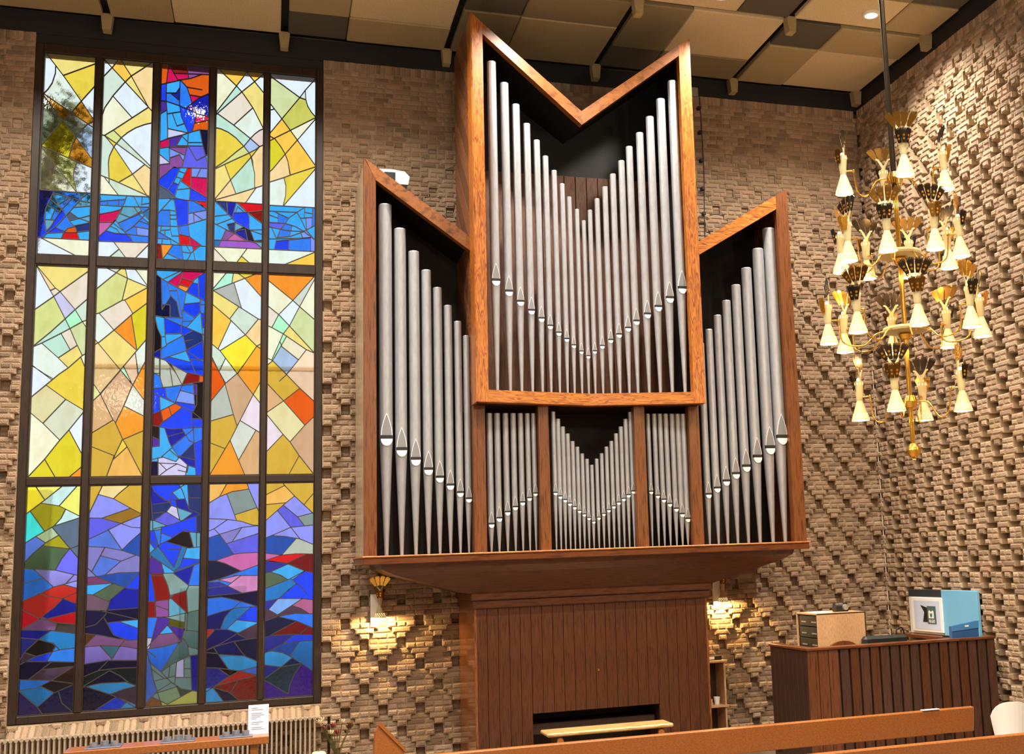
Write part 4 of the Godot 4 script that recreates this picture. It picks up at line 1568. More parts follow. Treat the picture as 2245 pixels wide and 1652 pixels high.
func build_left_corner() -> void:
	# brick sill under the window
	var sill := structure("trim_1", "sloping sill of upright bricks under the stained glass window", "window sill")
	var bm := brick_mesh(12, 2)
	var n := 48
	for k in n:
		var b := Basis(Vector3.RIGHT, -0.9) * Basis(Vector3.BACK, PI / 2)
		var o := place("brick", bm, null, sill, Transform3D(b, Vector3(-2.6 + (k + 0.5) * 3.17 / n, 0.845, 0.06 + rng.randf_range(-0.004, 0.004))))
		o.set_surface_override_material(0, mats.brick_tones[rng.randi() % 8])
	# column radiator
	var r := thing("column_radiator", "long cream column radiator on the wall below the window", "radiator", Vector3(-1.3, 0.1, 0.2))
	var st := begin()
	for z in [-0.045, 0.045]:
		tube(st, PackedVector3Array([Vector3(0, 0.03, z), Vector3(0, 0.66, z)]), 0.012, 6)
	for y in [0.03, 0.665]:
		tube(st, PackedVector3Array([Vector3(0, y, -0.06), Vector3(0, y, 0.06)]), 0.019, 8)
		tube(st, PackedVector3Array([Vector3(-0.026, y, 0), Vector3(0.026, y, 0)]), 0.016, 6)
	var sec := st.commit()
	var cream := mat(rgb(168, 150, 130), 0.45)
	for k in 72:
		place("radiator_section", sec, cream, r, Transform3D(Basis(), Vector3(-1.78 + k * 0.0505, 0.02, 0)))
	for x in [-1.6, 0.2, 1.7]:
		st = begin()
		box(st, Vector3(x, -0.1, -0.03), Vector3(x + 0.04, 0.05, 0.03), 0.003)
		put("foot", st, cream, r)
	var vp := thing("heating_pipe", "dark upright heating pipe at the right end of the radiator", "pipe", Vector3(0.66, 0, 0.22))
	st = begin()
	tube(st, PackedVector3Array([Vector3(0, 0, 0), Vector3(0, 0.79, 0)]), 0.016, 8)
	put("pipe", st, mats.bronze, vp)
	# candle table
	var t := thing("candle_table", "narrow orange wooden table board below the window carrying tea lights", "table", Vector3(-0.75, 0, 3.75))
	st = begin()
	box(st, Vector3(-0.745, 1.04, -0.14), Vector3(0.765, 1.1, 0.14), 0.005)
	put("board", st, mats.wood_pew, t)
	for x in [-0.65, 0.62]:
		st = begin()
		box(st, Vector3(x, 0, -0.1), Vector3(x + 0.06, 1.04, 0.1), 0.005)
		put("leg", st, mats.wood_pew, t)
	var i := 0
	for x in [-1.22, -0.68, -0.24]:
		var which: String = ["left", "middle", "right"][i]
		var tr := thing("tea_light_tray", "grey metal tray with tea lights, %s of three on the candle table" % which, "tray", Vector3(x, 1.1, 3.75), "tea light trays")
		st = begin()
		box(st, Vector3(-0.13, 0, -0.1), Vector3(0.13, 0.008, 0.1), 0.002)
		put("tray", st, mat(rgb(110, 114, 130), 0.35, 0.6), tr)
		for e in 3:
			var q: Vector3 = [Vector3(-0.075, 0.0085, 0.03), Vector3(0.0, 0.0085, -0.03), Vector3(0.075, 0.0085, 0.02)][e]
			var tl := thing("tea_light", "glass tea light, %s one on the %s tray of the candle table" % [["leftmost", "middle", "rightmost"][e], which], "tea light", Vector3(x, 1.1, 3.75) + q, "tea lights on the %s tray" % which)
			st = begin()
			lathe(st, [Vector2(0.0, 0.0), Vector2(0.027, 0.0), Vector2(0.03, 0.034), Vector2(0.027, 0.034), Vector2(0.025, 0.016), Vector2(0.0, 0.016)], 14)
			put("cup", st, mat(rgb(150, 156, 166), 0.12, 0.5), tl)
			st = begin()
			tube(st, PackedVector3Array([Vector3(0, 0.015, 0), Vector3(0.001, 0.024, 0)]), 0.0015, 5)
			put("wick", st, mats.black, tl)
		i += 1
	var sheet := thing("standing_sheet", "printed white sheet standing upright at the end of the candle table", "paper", Vector3(-0.068, 1.1, 3.72))
	var sx := Transform3D(Basis(Vector3.RIGHT, -0.12), Vector3.ZERO)
	st = begin()
	box(st, Vector3(-0.08, 0.0, -0.002), Vector3(0.08, 0.235, 0.002), 0.0005, sx)
	put("sheet", st, mat(rgb(214, 212, 232), 0.6), sheet)
	st = begin()
	for k in 13:
		if k in [2, 7, 10]:
			continue
		var y := 0.205 - k * 0.014
		box(st, Vector3(-0.055, y, 0.002), Vector3(-0.055 + rngw(k) * 0.1, y + 0.005, 0.0025), 0.0, sx)
	put("printed_lines", st, mat(rgb(110, 108, 128), 0.7), sheet)
	# dried flowers with a white gourd
	var f := thing("dried_bouquet", "dried brown flowers and green leaves beside the brick pier", "bouquet", Vector3(0.7, 0, 1.1))
	st = begin()
	lathe(st, [Vector2(0.0, 0.0), Vector2(0.1, 0.0), Vector2(0.13, 0.3), Vector2(0.11, 0.5), Vector2(0.1, 0.5), Vector2(0.1, 0.3)], 16)
	put("vase", st, mat(rgb(120, 92, 66), 0.6), f)
	var rr := RandomNumberGenerator.new()
	rr.seed = 3
	for k in 16:
		var d := Vector3(rr.randf_range(-0.5, 0.5), 1.0, rr.randf_range(-0.3, 0.5)).normalized()
		var len := rr.randf_range(0.18, 0.42)
		var g := group_node("stem", f, Vector3(0, 0.46, 0))
		st = begin()
		tube(st, curve([Vector3.ZERO, d * len * 0.6 + Vector3(0, 0.02, 0), d * len], 0.08), 0.004, 5)
		put("stalk", st, mat(rgb(90, 84, 40), 0.8), g)
		st = begin()
		var c: Color = [rgb(120, 44, 34), rgb(196, 176, 140), rgb(128, 120, 48), rgb(90, 60, 40)][k % 4]
		for e in 7:
			var a := TAU * e / 7
			var o := d * len
			var s := 0.035
			tri(st, o, o + Vector3(cos(a) * s, 0.02, sin(a) * s), o + Vector3(cos(a + 0.7) * s, 0.012, sin(a + 0.7) * s))
			tri(st, o, o + Vector3(cos(a + 0.7) * s, 0.03, sin(a + 0.7) * s), o + Vector3(cos(a) * s, 0.045, sin(a) * s))
		put("flower", st, mat(c, 0.8), g)
	var gd := thing("white_gourd", "round cream gourd in front of the dried flowers", "gourd", Vector3(0.5, 0.501, 1.5))
	st = begin()
	lathe(st, [Vector2(0.0, 0.0), Vector2(0.06, 0.012), Vector2(0.088, 0.05), Vector2(0.06, 0.095), Vector2(0.0, 0.1)], 18)
	put("gourd_body", st, mat(rgb(224, 204, 170), 0.5), gd)
	st = begin()
	tube(st, PackedVector3Array([Vector3(0, 0.095, 0), Vector3(0.01, 0.13, 0)]), 0.008, 6)
	put("stalk", st, mat(rgb(120, 100, 60), 0.8), gd)
	var gs := thing("flower_stand", "low dark stand under the round cream gourd", "stand", Vector3(0.5, 0, 1.5))
	st = begin()
	box(st, Vector3(-0.12, 0.46, -0.12), Vector3(0.12, 0.5, 0.12), 0.004)
	put("top", st, mats.wood_dark, gs)
	for e in [Vector2(-0.1, -0.1), Vector2(0.1, -0.1), Vector2(-0.1, 0.1), Vector2(0.1, 0.1)]:
		st = begin()
		box(st, Vector3(e.x - 0.015, 0, e.y - 0.015), Vector3(e.x + 0.015, 0.46, e.y + 0.015), 0.003)
		put("leg", st, mats.wood_dark, gs)
	# bench end left of the organ
	var pe := thing("bench_end", "brown wooden bench end with a slanted top left of the organ console", "bench", Vector3(1.02, 0, 2.6))
	st = begin()
	prism(st, V2([-0.11, 0.0, 0.22, 0.0, 0.22, 0.69, -0.02, 0.955, -0.06, 0.9]), -0.02, 0.02, Transform3D(Basis(Vector3.UP, 0.25), Vector3.ZERO))
	put("end_board", st, mats.wood_pew, pe)
	st = begin()
	prism(st, V2([0.225, 0.685, 0.24, 0.7, -0.015, 0.985, -0.03, 0.95]), -0.035, 0.035, Transform3D(Basis(Vector3.UP, 0.25), Vector3.ZERO))
	put("cap_rail", st, mats.wood_pew, pe)
	st = begin()
	box(st, Vector3(-0.1, 0.4, -1.0), Vector3(0.25, 0.44, -0.02), 0.004, Transform3D(Basis(Vector3.UP, 0.25), Vector3.ZERO))
	put("seat", st, mats.wood_pew, pe)
	st = begin()
	prism(st, V2([-0.11, 0.0, 0.22, 0.0, 0.22, 0.42, -0.11, 0.42]), -1.02, -0.98, Transform3D(Basis(Vector3.UP, 0.25), Vector3.ZERO))
	put("far_end_board", st, mats.wood_pew, pe)


func rngw(k: int) -> float:
	return [0.5, 0.9, 0, 0.8, 1.0, 0.7, 0.4, 0, 0.9, 0.6, 0, 0.8, 1.0][k]


# ---------------------------------------------------------------- the leads and glass of the window, in millimetres on the glass plane

const GLASS := {
	"1,1": {"lines": [[-2529, 8495, -2328, 8222, -2129, 7926, -1991, 7710], [-2330, 8221, -1991, 8402], [-2411, 8337, -2411, 8241, -2440, 8119, -2480, 8040, -2529, 7975], [-2529, 7984, -2230, 7777, -1991, 7614], [-2529, 7968, -2313, 7669, -2170, 7481, -1973, 7204], [-1991, 8126, -2129, 7926, -2230, 7777, -2313, 7669, -2529, 7356], [-1991, 7694, -2052, 7654], [-2051, 7656, -2115, 7582, -2170, 7481, -2210, 7386, -2237, 7224], [-2529, 7351, -2219, 7218, -1991, 7128], [-2529, 7344, -2336, 7085, -2088, 6750], [-2152, 7194, -2183, 7068, -2177, 6961, -2143, 6822], [-2564, 6827, -1973, 6821], [-2375, 6827, -2411, 6726, -2456, 6603, -2462, 6491, -2444, 6350, -2430, 6324, -2485, 6259], [-2387, 6798, -2072, 6720], [-2037, 6823, -2192, 6612, -2348, 6400, -2432, 6324], [-2181, 6760, -2290, 6613, -2351, 6497, -2394, 6405, -2442, 6343], [-2388, 6794, -2290, 6613, -2207, 6483, -2139, 6397, -2095, 6262], [-2111, 6725, -1991, 6710], [-2172, 6642, -1991, 6669], [-2207, 6480, -1972, 6565], [-2210, 6591, -2123, 6522, -1969, 6470], [-2162, 6424, -1969, 6478], [-2126, 6351, -1966, 6380], [-2434, 6322, -2252, 6343], [-2282, 6264, -2267, 6322, -2224, 6392, -2152, 6416], [-2257, 6341, -2121, 6349], [-2356, 6395, -2246, 6352], [-2413, 6726, -2289, 6612], [-2442, 6648, -2303, 6584], [-2463, 6483, -2356, 6482], [-2359, 6612, -2401, 6481], [-2322, 6669, -2231, 6743], [-2264, 6775, -2209, 6719], [-2557, 6268, -1963, 6263], [-2486, 6262, -2122, 6071]],
		"seeds": [-2476, 8234, 0, -2400, 8115, 1, -2300, 8379, 2, -2148, 8182, 3, -2045, 7896, 0, -2322, 7929, 0, -2375, 7798, 4, -2115, 7821, 4, -2457, 7690, 5, -2189, 7647, 6, -2023, 7653, 7, -2071, 7556, 8, -2341, 7450, 9, -2136, 7325, 4, -2479, 6978, 10, -2253, 7070, 11, -2065, 7007, 0, -2489, 6714, 12, -2434, 6620, 13, -2341, 6761, 13, -2379, 6533, 14, -2263, 6774, 12, -2175, 6696, 12, -2280, 6501, 12, -2296, 6410, 14, -2031, 6774, 13, -2049, 6689, 15, -2072, 6597, 13, -2189, 6544, 16, -2024, 6516, 15, -2121, 6473, 13, -2053, 6409, 17, -2051, 6326, 13, -2190, 6364, 18, -2195, 6311, 19, -2360, 6362, 12, -2358, 6298, 13, -2413, 6396, 15, -2489, 6340, 20, -2220, 6671, 14, -2337, 6648, 21, -2418, 6158, 0, -2125, 6187, 10, -2236, 6760, 14, -2144, 6759, 14]},
	"1,2": {"lines": [[-1904, 8469, -1668, 8208, -1409, 7919, -1366, 7870], [-1733, 8498, -1812, 8374, -1904, 8249], [-1733, 8494, -1605, 8288, -1408, 7917], [-1366, 8492, -1605, 8288, -1668, 8208, -1791, 8031, -1879, 7868, -1904, 7767], [-1797, 8023, -1580, 7770], [-1407, 7920, -1581, 7772, -1779, 7604, -1872, 7531, -1904, 7536], [-1780, 7605, -1421, 7247, -1340, 7164], [-1366, 7727, -1439, 7703, -1539, 7653, -1623, 7589, -1692, 7518, -1767, 7403, -1813, 7282, -1821, 7201, -1805, 6951], [-1874, 7532, -1739, 7441, -1471, 7243, -1332, 7132], [-1873, 7533, -1766, 7399, -1560, 7083, -1366, 6783], [-1430, 7213, -1560, 7083, -1707, 6972], [-1926, 7058, -1864, 7032, -1746, 6989, -1366, 6821], [-1865, 7034, -1703, 6816], [-1926, 6816, -1345, 6819], [-1904, 6733, -1626, 6773], [-1904, 6690, -1655, 6686, -1366, 6696], [-1613, 6820, -1658, 6678, -1726, 6518, -1828, 6384, -1904, 6306], [-1904, 6577, -1756, 6617, -1668, 6651], [-1544, 6820, -1438, 6613, -1366, 6539], [-1904, 6480, -1744, 6493], [-1727, 6520, -1626, 6376, -1554, 6310], [-1657, 6680, -1680, 6598, -1568, 6558, -1452, 6645], [-1703, 6481, -1568, 6558, -1438, 6628, -1366, 6688], [-1628, 6375, -1531, 6459, -1419, 6596], [-1827, 6389, -1735, 6362, -1611, 6357, -1348, 6340], [-1539, 6454, -1366, 6430], [-1479, 6525, -1366, 6485], [-1484, 6605, -1369, 6500], [-1504, 6451, -1494, 6347], [-1579, 6357, -1530, 6261], [-1725, 6520, -1785, 6444, -1709, 6410, -1675, 6358], [-1755, 6483, -1639, 6395], [-1821, 6747, -1820, 6687], [-1698, 6765, -1700, 6685], [-1449, 6820, -1455, 6722, -1366, 6744], [-1538, 6692, -1488, 6616], [-1930, 6255, -1332, 6267], [-1741, 6260, -1604, 6071], [-1677, 6176, -1782, 6071], [-1366, 6245, -1508, 6071]],
		"seeds": [-1858, 8370, 0, -1832, 8455, 10, -1798, 8260, 22, -1728, 8333, 23, -1586, 8398, 2, -1428, 8414, 23, -1452, 8212, 24, -1602, 8181, 2, -1686, 8107, 0, -1575, 7953, 0, -1785, 7811, 10, -1498, 7755, 2, -1638, 7620, 2, -1799, 7542, 11, -1789, 7461, 3, -1647, 7441, 22, -1493, 7551, 0, -1643, 7279, 0, -1857, 7359, 22, -1748, 7247, 25, -1867, 6914, 10, -1626, 6891, 22, -1749, 7103, 3, -1586, 6957, 2, -1477, 7043, 24, -1760, 6773, 13, -1759, 6726, 14, -1791, 6638, 13, -1788, 6553, 26, -1833, 6434, 27, -1566, 6746, 13, -1605, 6626, 15, -1495, 6664, 15, -1658, 6537, 15, -1567, 6488, 14, -1764, 6422, 13, -1729, 6378, 13, -1713, 6317, 12, -1437, 6308, 14, -1456, 6479, 14, -1419, 6395, 28, -1550, 6395, 14, -1397, 6654, 21, -1388, 6576, 13, -1444, 6565, 13, -1491, 6766, 15, -1413, 6724, 13, -1440, 6683, 14, -1812, 6180, 0, -1566, 6193, 29, -1694, 6109, 22, -1413, 6146, 0]},
	"1,3": {"lines": [[-1279, 8215, -1067, 8290], [-1200, 8467, -1219, 8234], [-1195, 8467, -1089, 8285], [-1219, 8236, -1217, 8009], [-1067, 8295, -989, 8209, -929, 8014, -877, 7883, -741, 7863], [-1069, 8291, -1069, 7975], [-1279, 8012, -1217, 8011, -1069, 7969, -879, 7892], [-1068, 7970, -1045, 7836, -963, 7635], [-878, 7885, -922, 7654], [-1279, 7846, -1205, 7905], [-1217, 8013, -1204, 7877, -1192, 7665, -1190, 7547], [-999, 7939, -929, 8014, -845, 8094, -741, 8152], [-1194, 7673, -962, 7637], [-1279, 7500, -1179, 7555, -1027, 7608, -922, 7656, -838, 7687, -741, 7688], [-1220, 8114, -1108, 8125, -1068, 8198], [-1175, 8120, -1067, 8031], [-1205, 7854, -1053, 7895], [-1148, 7871, -1092, 7713, -1009, 7752], [-991, 8209, -818, 8193], [-962, 8115, -827, 8103], [-964, 7639, -971, 7460], [-1096, 7468, -797, 7488], [-1028, 7609, -1095, 7466], [-1037, 7595, -967, 7524], [-971, 7517, -805, 7531], [-1279, 7421, -1177, 7445, -973, 7462], [-1176, 7558, -1162, 7238], [-965, 7479, -865, 7302], [-1279, 7351, -1161, 7254], [-838, 7689, -799, 7488, -741, 7264], [-868, 7303, -741, 7384], [-975, 7464, -1028, 7200], [-1173, 7435, -995, 7355], [-1167, 7310, -1057, 7361, -1011, 7281], [-1141, 8371, -741, 8393], [-1092, 8286, -949, 8325, -823, 8389], [-901, 7765, -741, 7815], [-992, 8467, -973, 8316], [-1279, 7218, -1162, 7243], [-1279, 7039, -1123, 7198, -741, 7213], [-1279, 6977, -1172, 6914, -1094, 6834, -1064, 6818], [-1043, 7203, -1106, 7035, -1173, 6912], [-961, 7206, -1029, 7033], [-1030, 7036, -930, 6962, -741, 6849], [-1063, 7157, -987, 7134], [-1089, 7085, -1015, 7063], [-1117, 7018, -1057, 6988], [-1279, 6806, -1101, 6822, -948, 6804, -741, 6802], [-1033, 7070, -1076, 6936, -1102, 6820], [-930, 6964, -937, 6802], [-1080, 6927, -928, 6955], [-920, 7208, -923, 6956], [-923, 7096, -741, 7093], [-864, 7093, -816, 7212], [-1156, 6818, -1101, 6794, -1059, 6487, -1043, 6380, -1033, 6253], [-1135, 6811, -1279, 6621], [-947, 6806, -945, 6517, -925, 6361], [-895, 6804, -741, 6715], [-1244, 6669, -1160, 6674, -1081, 6664], [-1147, 6674, -1139, 6476], [-1146, 6613, -1075, 6618], [-1144, 6564, -1068, 6568], [-1279, 6475, -1059, 6480, -945, 6509, -741, 6591], [-948, 6644, -741, 6699], [-889, 6662, -879, 6533], [-890, 6650, -780, 6574], [-873, 6804, -741, 6708], [-1279, 6414, -1032, 6264], [-1236, 6478, -1246, 6392], [-1145, 6480, -1119, 6361, -1040, 6365], [-1244, 6421, -1133, 6437], [-1196, 6430, -1195, 6361], [-1046, 6388, -925, 6363, -781, 6253], [-1039, 6487, -1009, 6379], [-1279, 6322, -1124, 6321], [-1220, 6324, -1227, 6254], [-1136, 6329, -1123, 6253], [-1279, 6256, -741, 6254], [-925, 6365, -915, 6253], [-1234, 6258, -1212, 6076], [-1104, 6257, -1169, 6144, -1216, 6071], [-1014, 6257, -989, 6071], [-1168, 6151, -996, 6071], [-897, 6257, -880, 6188, -857, 6071], [-814, 6256, -908, 6163], [-960, 6257, -906, 6162], [-1005, 6175, -907, 6164, -947, 6071], [-1088, 7199, -1123, 7198]],
		"seeds": [-1266, 8309, 18, -1161, 8320, 26, -1036, 8421, 30, -1056, 8354, 26, -915, 8393, 31, -876, 8252, 18, -903, 8145, 18, -1019, 8270, 19, -901, 8057, 26, -1255, 8119, 12, -1165, 8183, 13, -1162, 8064, 20, -1103, 8245, 12, -1016, 8118, 14, -1251, 7944, 32, -1181, 7967, 31, -914, 7991, 32, -801, 8018, 20, -1138, 7923, 13, -968, 7843, 12, -1247, 7778, 13, -1129, 7789, 13, -1066, 7810, 13, -1056, 7668, 14, -1167, 7627, 33, -812, 7833, 26, -810, 7745, 18, -895, 7706, 26, -1243, 7621, 20, -1226, 7481, 26, -1123, 7529, 32, -1053, 7519, 13, -892, 7587, 13, -898, 7499, 13, -875, 7430, 34, -779, 7581, 35, -1217, 7380, 13, -1243, 7299, 33, -1093, 7413, 31, -1120, 7364, 28, -1001, 7404, 31, -944, 7346, 34, -803, 7333, 13, -1104, 7278, 31, -1222, 7261, 33, -1219, 7168, 19, -1082, 7248, 31, -956, 7258, 34, -830, 7259, 12, -1155, 7086, 12, -1011, 7175, 13, -1044, 7110, 13, -1071, 7038, 13, -1124, 6940, 12, -1007, 7003, 13, -1012, 6870, 13, -953, 7077, 19, -889, 7035, 18, -835, 7149, 28, -825, 7000, 26, -767, 6894, 33, -851, 6857, 12, -1242, 6940, 12, -1240, 6847, 13, -1151, 6869, 16, -1230, 6724, 13, -1127, 6731, 13, -1206, 6564, 14, -1111, 6631, 13, -1103, 6593, 13, -1102, 6523, 13, -1021, 6636, 12, -876, 6731, 14, -793, 6775, 19, -916, 6588, 28, -812, 6641, 28, -845, 6569, 28, -843, 6430, 13, -1251, 6438, 13, -1176, 6450, 13, -1216, 6402, 13, -1093, 6424, 13, -1154, 6382, 13, -1229, 6355, 14, -1091, 6324, 13, -996, 6437, 14, -980, 6322, 19, -882, 6304, 26, -1248, 6285, 13, -1172, 6289, 13, -1090, 6278, 13, -1252, 6162, 30, -1184, 6196, 36, -1074, 6194, 14, -1100, 6109, 13, -978, 6214, 13, -922, 6209, 13, -962, 6131, 13, -893, 6126, 13, -860, 6236, 26, -796, 6162, 13]},
	"1,4": {"lines": [[-633, 8469, -432, 8280, -370, 8210, -308, 8121, -235, 8008, -116, 7764], [-313, 8469, -432, 8280, -659, 7920], [-320, 8469, -225, 8356, -116, 8219], [-116, 8469, -225, 8356, -370, 8210, -635, 7920, -659, 7889], [-659, 7920, -456, 7779, -259, 7622, -157, 7531], [-240, 8019, -457, 7778], [-659, 7729, -600, 7719, -515, 7683, -429, 7620, -336, 7518, -271, 7436, -234, 7345, -228, 7266], [-116, 7761, -161, 7737, -217, 7685, -266, 7625, -337, 7523], [-116, 7555, -158, 7532, -194, 7497, -285, 7435, -440, 7345, -659, 7213], [-338, 7523, -420, 7448, -545, 7321, -659, 7229], [-157, 7534, -242, 7407, -354, 7254, -485, 7085, -659, 6834], [-552, 7280, -485, 7093, -418, 6916], [-255, 7391, -211, 7189, -209, 7003], [-193, 7010, -116, 7044], [-421, 6917, -188, 7014], [-659, 6827, -422, 6917], [-190, 7013, -312, 6811], [-659, 6817, -116, 6810], [-654, 6818, -517, 6678, -408, 6559, -254, 6480], [-659, 6626, -498, 6659], [-412, 6816, -460, 6613], [-412, 6815, -281, 6692, -116, 6568], [-446, 6682, -288, 6700, -266, 6638, -264, 6483], [-659, 6541, -528, 6474, -420, 6425, -305, 6353, -190, 6327, -116, 6260], [-525, 6475, -575, 6339, -613, 6250], [-659, 6338, -252, 6341], [-258, 6481, -116, 6493], [-251, 6478, -116, 6434], [-250, 6479, -205, 6349], [-207, 6351, -116, 6363], [-521, 6817, -508, 6667], [-636, 6527, -456, 6614], [-483, 6452, -515, 6537, -412, 6566], [-422, 6565, -428, 6456, -322, 6517], [-429, 6456, -307, 6486, -277, 6345], [-380, 6484, -521, 6338], [-290, 6699, -116, 6726], [-424, 6683, -397, 6764, -320, 6695], [-222, 6334, -116, 6339], [-659, 6252, -96, 6254], [-659, 6241, -500, 6071], [-282, 6255, -401, 6071], [-348, 6157, -251, 6071]],
		"seeds": [-560, 8311, 10, -619, 8036, 3, -511, 8364, 24, -404, 8374, 23, -333, 8357, 0, -197, 8435, 23, -167, 8326, 0, -451, 8163, 37, -379, 8090, 29, -201, 8107, 2, -291, 7900, 1, -552, 7798, 37, -542, 7603, 3, -372, 7593, 37, -251, 7548, 8, -181, 7632, 38, -420, 7425, 11, -243, 7454, 3, -185, 7396, 24, -369, 7343, 3, -241, 7321, 37, -609, 7144, 2, -431, 7157, 3, -535, 6952, 11, -337, 7100, 37, -164, 7176, 24, -391, 6875, 24, -197, 6879, 0, -609, 6703, 13, -553, 6738, 17, -468, 6736, 20, -403, 6724, 13, -366, 6632, 12, -246, 6757, 19, -209, 6681, 30, -179, 6619, 26, -193, 6540, 13, -586, 6595, 13, -550, 6535, 13, -464, 6508, 17, -386, 6521, 15, -349, 6437, 20, -598, 6446, 13, -513, 6396, 31, -405, 6363, 27, -383, 6302, 39, -192, 6453, 13, -169, 6399, 13, -147, 6306, 15, -631, 6297, 21, -263, 6433, 35, -593, 6128, 29, -452, 6174, 10, -330, 6102, 3, -217, 6162, 10]},
	"1,5": {"lines": [[-39, 8442, 118, 8333, 305, 8201, 379, 8179], [494, 8469, 369, 8302, 305, 8201, 97, 7907, -39, 7713], [369, 8304, 377, 8180, 399, 8099, 443, 8024, 494, 7966], [-39, 8090, 97, 7907, 197, 7768, 280, 7650, 494, 7340], [494, 7958, 197, 7768, 11, 7651, -39, 7615], [494, 7942, 280, 7650, 139, 7460, -7, 7256, -39, 7223], [-39, 7674, 18, 7644, 89, 7549, 139, 7460, 172, 7370, 198, 7195], [-39, 8008, 10, 8027], [178, 7332, 203, 7197], [-39, 7092, 128, 7161, 203, 7199, 494, 7324], [494, 7298, 122, 6801], [127, 7163, 151, 7060, 149, 6937, 120, 6801], [-39, 6802, 494, 6804], [-39, 6730, 282, 6733, 374, 6805], [284, 6734, 192, 6662, 147, 6584], [281, 6735, 343, 6622, 389, 6519, 494, 6395], [-39, 6588, 148, 6586, 268, 6553, 359, 6501, 487, 6404], [-39, 6532, 96, 6511, 208, 6496, 359, 6497, 494, 6581], [149, 6588, 89, 6502, 54, 6402], [-10, 6529, 49, 6385], [226, 6567, 197, 6424], [45, 6387, 444, 6423], [53, 6403, 209, 6428, 368, 6497], [42, 6361, 444, 6423], [11, 6731, 189, 6652], [65, 6709, 65, 6585], [-39, 6681, 67, 6646], [374, 6806, 365, 6664], [464, 6806, 456, 6555], [320, 6660, 462, 6679], [384, 6670, 397, 6518], [327, 6481, 351, 6413], [368, 6739, 463, 6726], [194, 6387, 188, 6251], [442, 6425, 443, 6250], [44, 6364, 24, 6251], [-39, 6383, 63, 6388], [-39, 6253, 494, 6252], [494, 6244, 137, 6071]],
		"seeds": [125, 8365, 0, 232, 8296, 0, 69, 8241, 40, 348, 8229, 22, 442, 8198, 0, 284, 8026, 41, 35, 8066, 22, -14, 8045, 0, 22, 7901, 0, 52, 7802, 23, 358, 7797, 10, 430, 7725, 0, 110, 7620, 23, -9, 7495, 9, 252, 7515, 23, 70, 7346, 24, -8, 7278, 9, 52, 7225, 24, 324, 7286, 23, 55, 6980, 1, 219, 7073, 3, 341, 6974, 0, 131, 6764, 13, 12, 6700, 13, 110, 6641, 14, 162, 6701, 13, 260, 6625, 13, 58, 6549, 34, 156, 6546, 14, 268, 6528, 13, 37, 6475, 13, 134, 6456, 14, 261, 6463, 13, 329, 6523, 13, 404, 6479, 28, 389, 6454, 28, 284, 6436, 12, 457, 6490, 13, 410, 6741, 13, 418, 6692, 13, 403, 6642, 13, 427, 6578, 28, 335, 6703, 13, 475, 6695, 14, 120, 6382, 13, 98, 6317, 12, 315, 6328, 14, 469, 6336, 14, -6, 6319, 13, -7, 6440, 13, 136, 6166, 1, 399, 6146, 23]},
	"2,1": {"lines": [[-2529, 5949, -2323, 5687, -2276, 5649, -2115, 5446, -2036, 5309, -1991, 5239], [-2529, 5949, -2375, 5657, -2338, 5591, -2213, 5336, -2160, 5226, -2092, 5061, -2023, 4917], [-2377, 5656, -2321, 5688], [-1991, 5899, -2276, 5649, -2338, 5591, -2529, 5429], [-1991, 5575, -2115, 5446, -2213, 5336, -2355, 5181, -2529, 5011], [-1973, 5335, -2036, 5309, -2160, 5226, -2250, 5168, -2441, 5052, -2529, 5007], [-2251, 5170, -2148, 4979], [-2078, 5036, -2270, 4886], [-2442, 5053, -2268, 4887, -2162, 4774], [-1991, 4940, -2024, 4919, -2163, 4775, -2255, 4701, -2416, 4544, -2529, 4435], [-2041, 4904, -1991, 4778], [-2529, 4796, -2401, 4704, -2310, 4647], [-2529, 4800, -2321, 4634], [-2383, 4579, -2176, 4418, -1965, 4280], [-2175, 4420, -2397, 4146], [-2529, 4270, -2396, 4148, -2220, 3958], [-1991, 4276, -2133, 4073, -2221, 3959, -2365, 3748, -2529, 3546], [-2134, 4075, -1991, 3796], [-2366, 3750, -2253, 3546], [-1991, 3662, -2116, 3546]],
		"seeds": [-2286, 5837, 2, -2462, 5846, 24, -2409, 5744, 24, -2343, 5650, 29, -2455, 5646, 0, -2119, 5699, 29, -2412, 5409, 11, -2240, 5510, 33, -2026, 5445, 22, -2000, 5294, 10, -2136, 5338, 42, -2225, 5264, 37, -2073, 5156, 40, -2178, 5122, 29, -2308, 5032, 37, -2157, 4909, 2, -2395, 4935, 1, -2001, 4880, 10, -2096, 4776, 3, -2477, 4715, 0, -2451, 4602, 0, -2117, 4566, 3, -2359, 4389, 43, -2176, 4208, 44, -2045, 4089, 0, -2402, 4026, 23, -2442, 3776, 10, -2149, 3813, 9, -2388, 3620, 9, -2050, 3585, 36]},
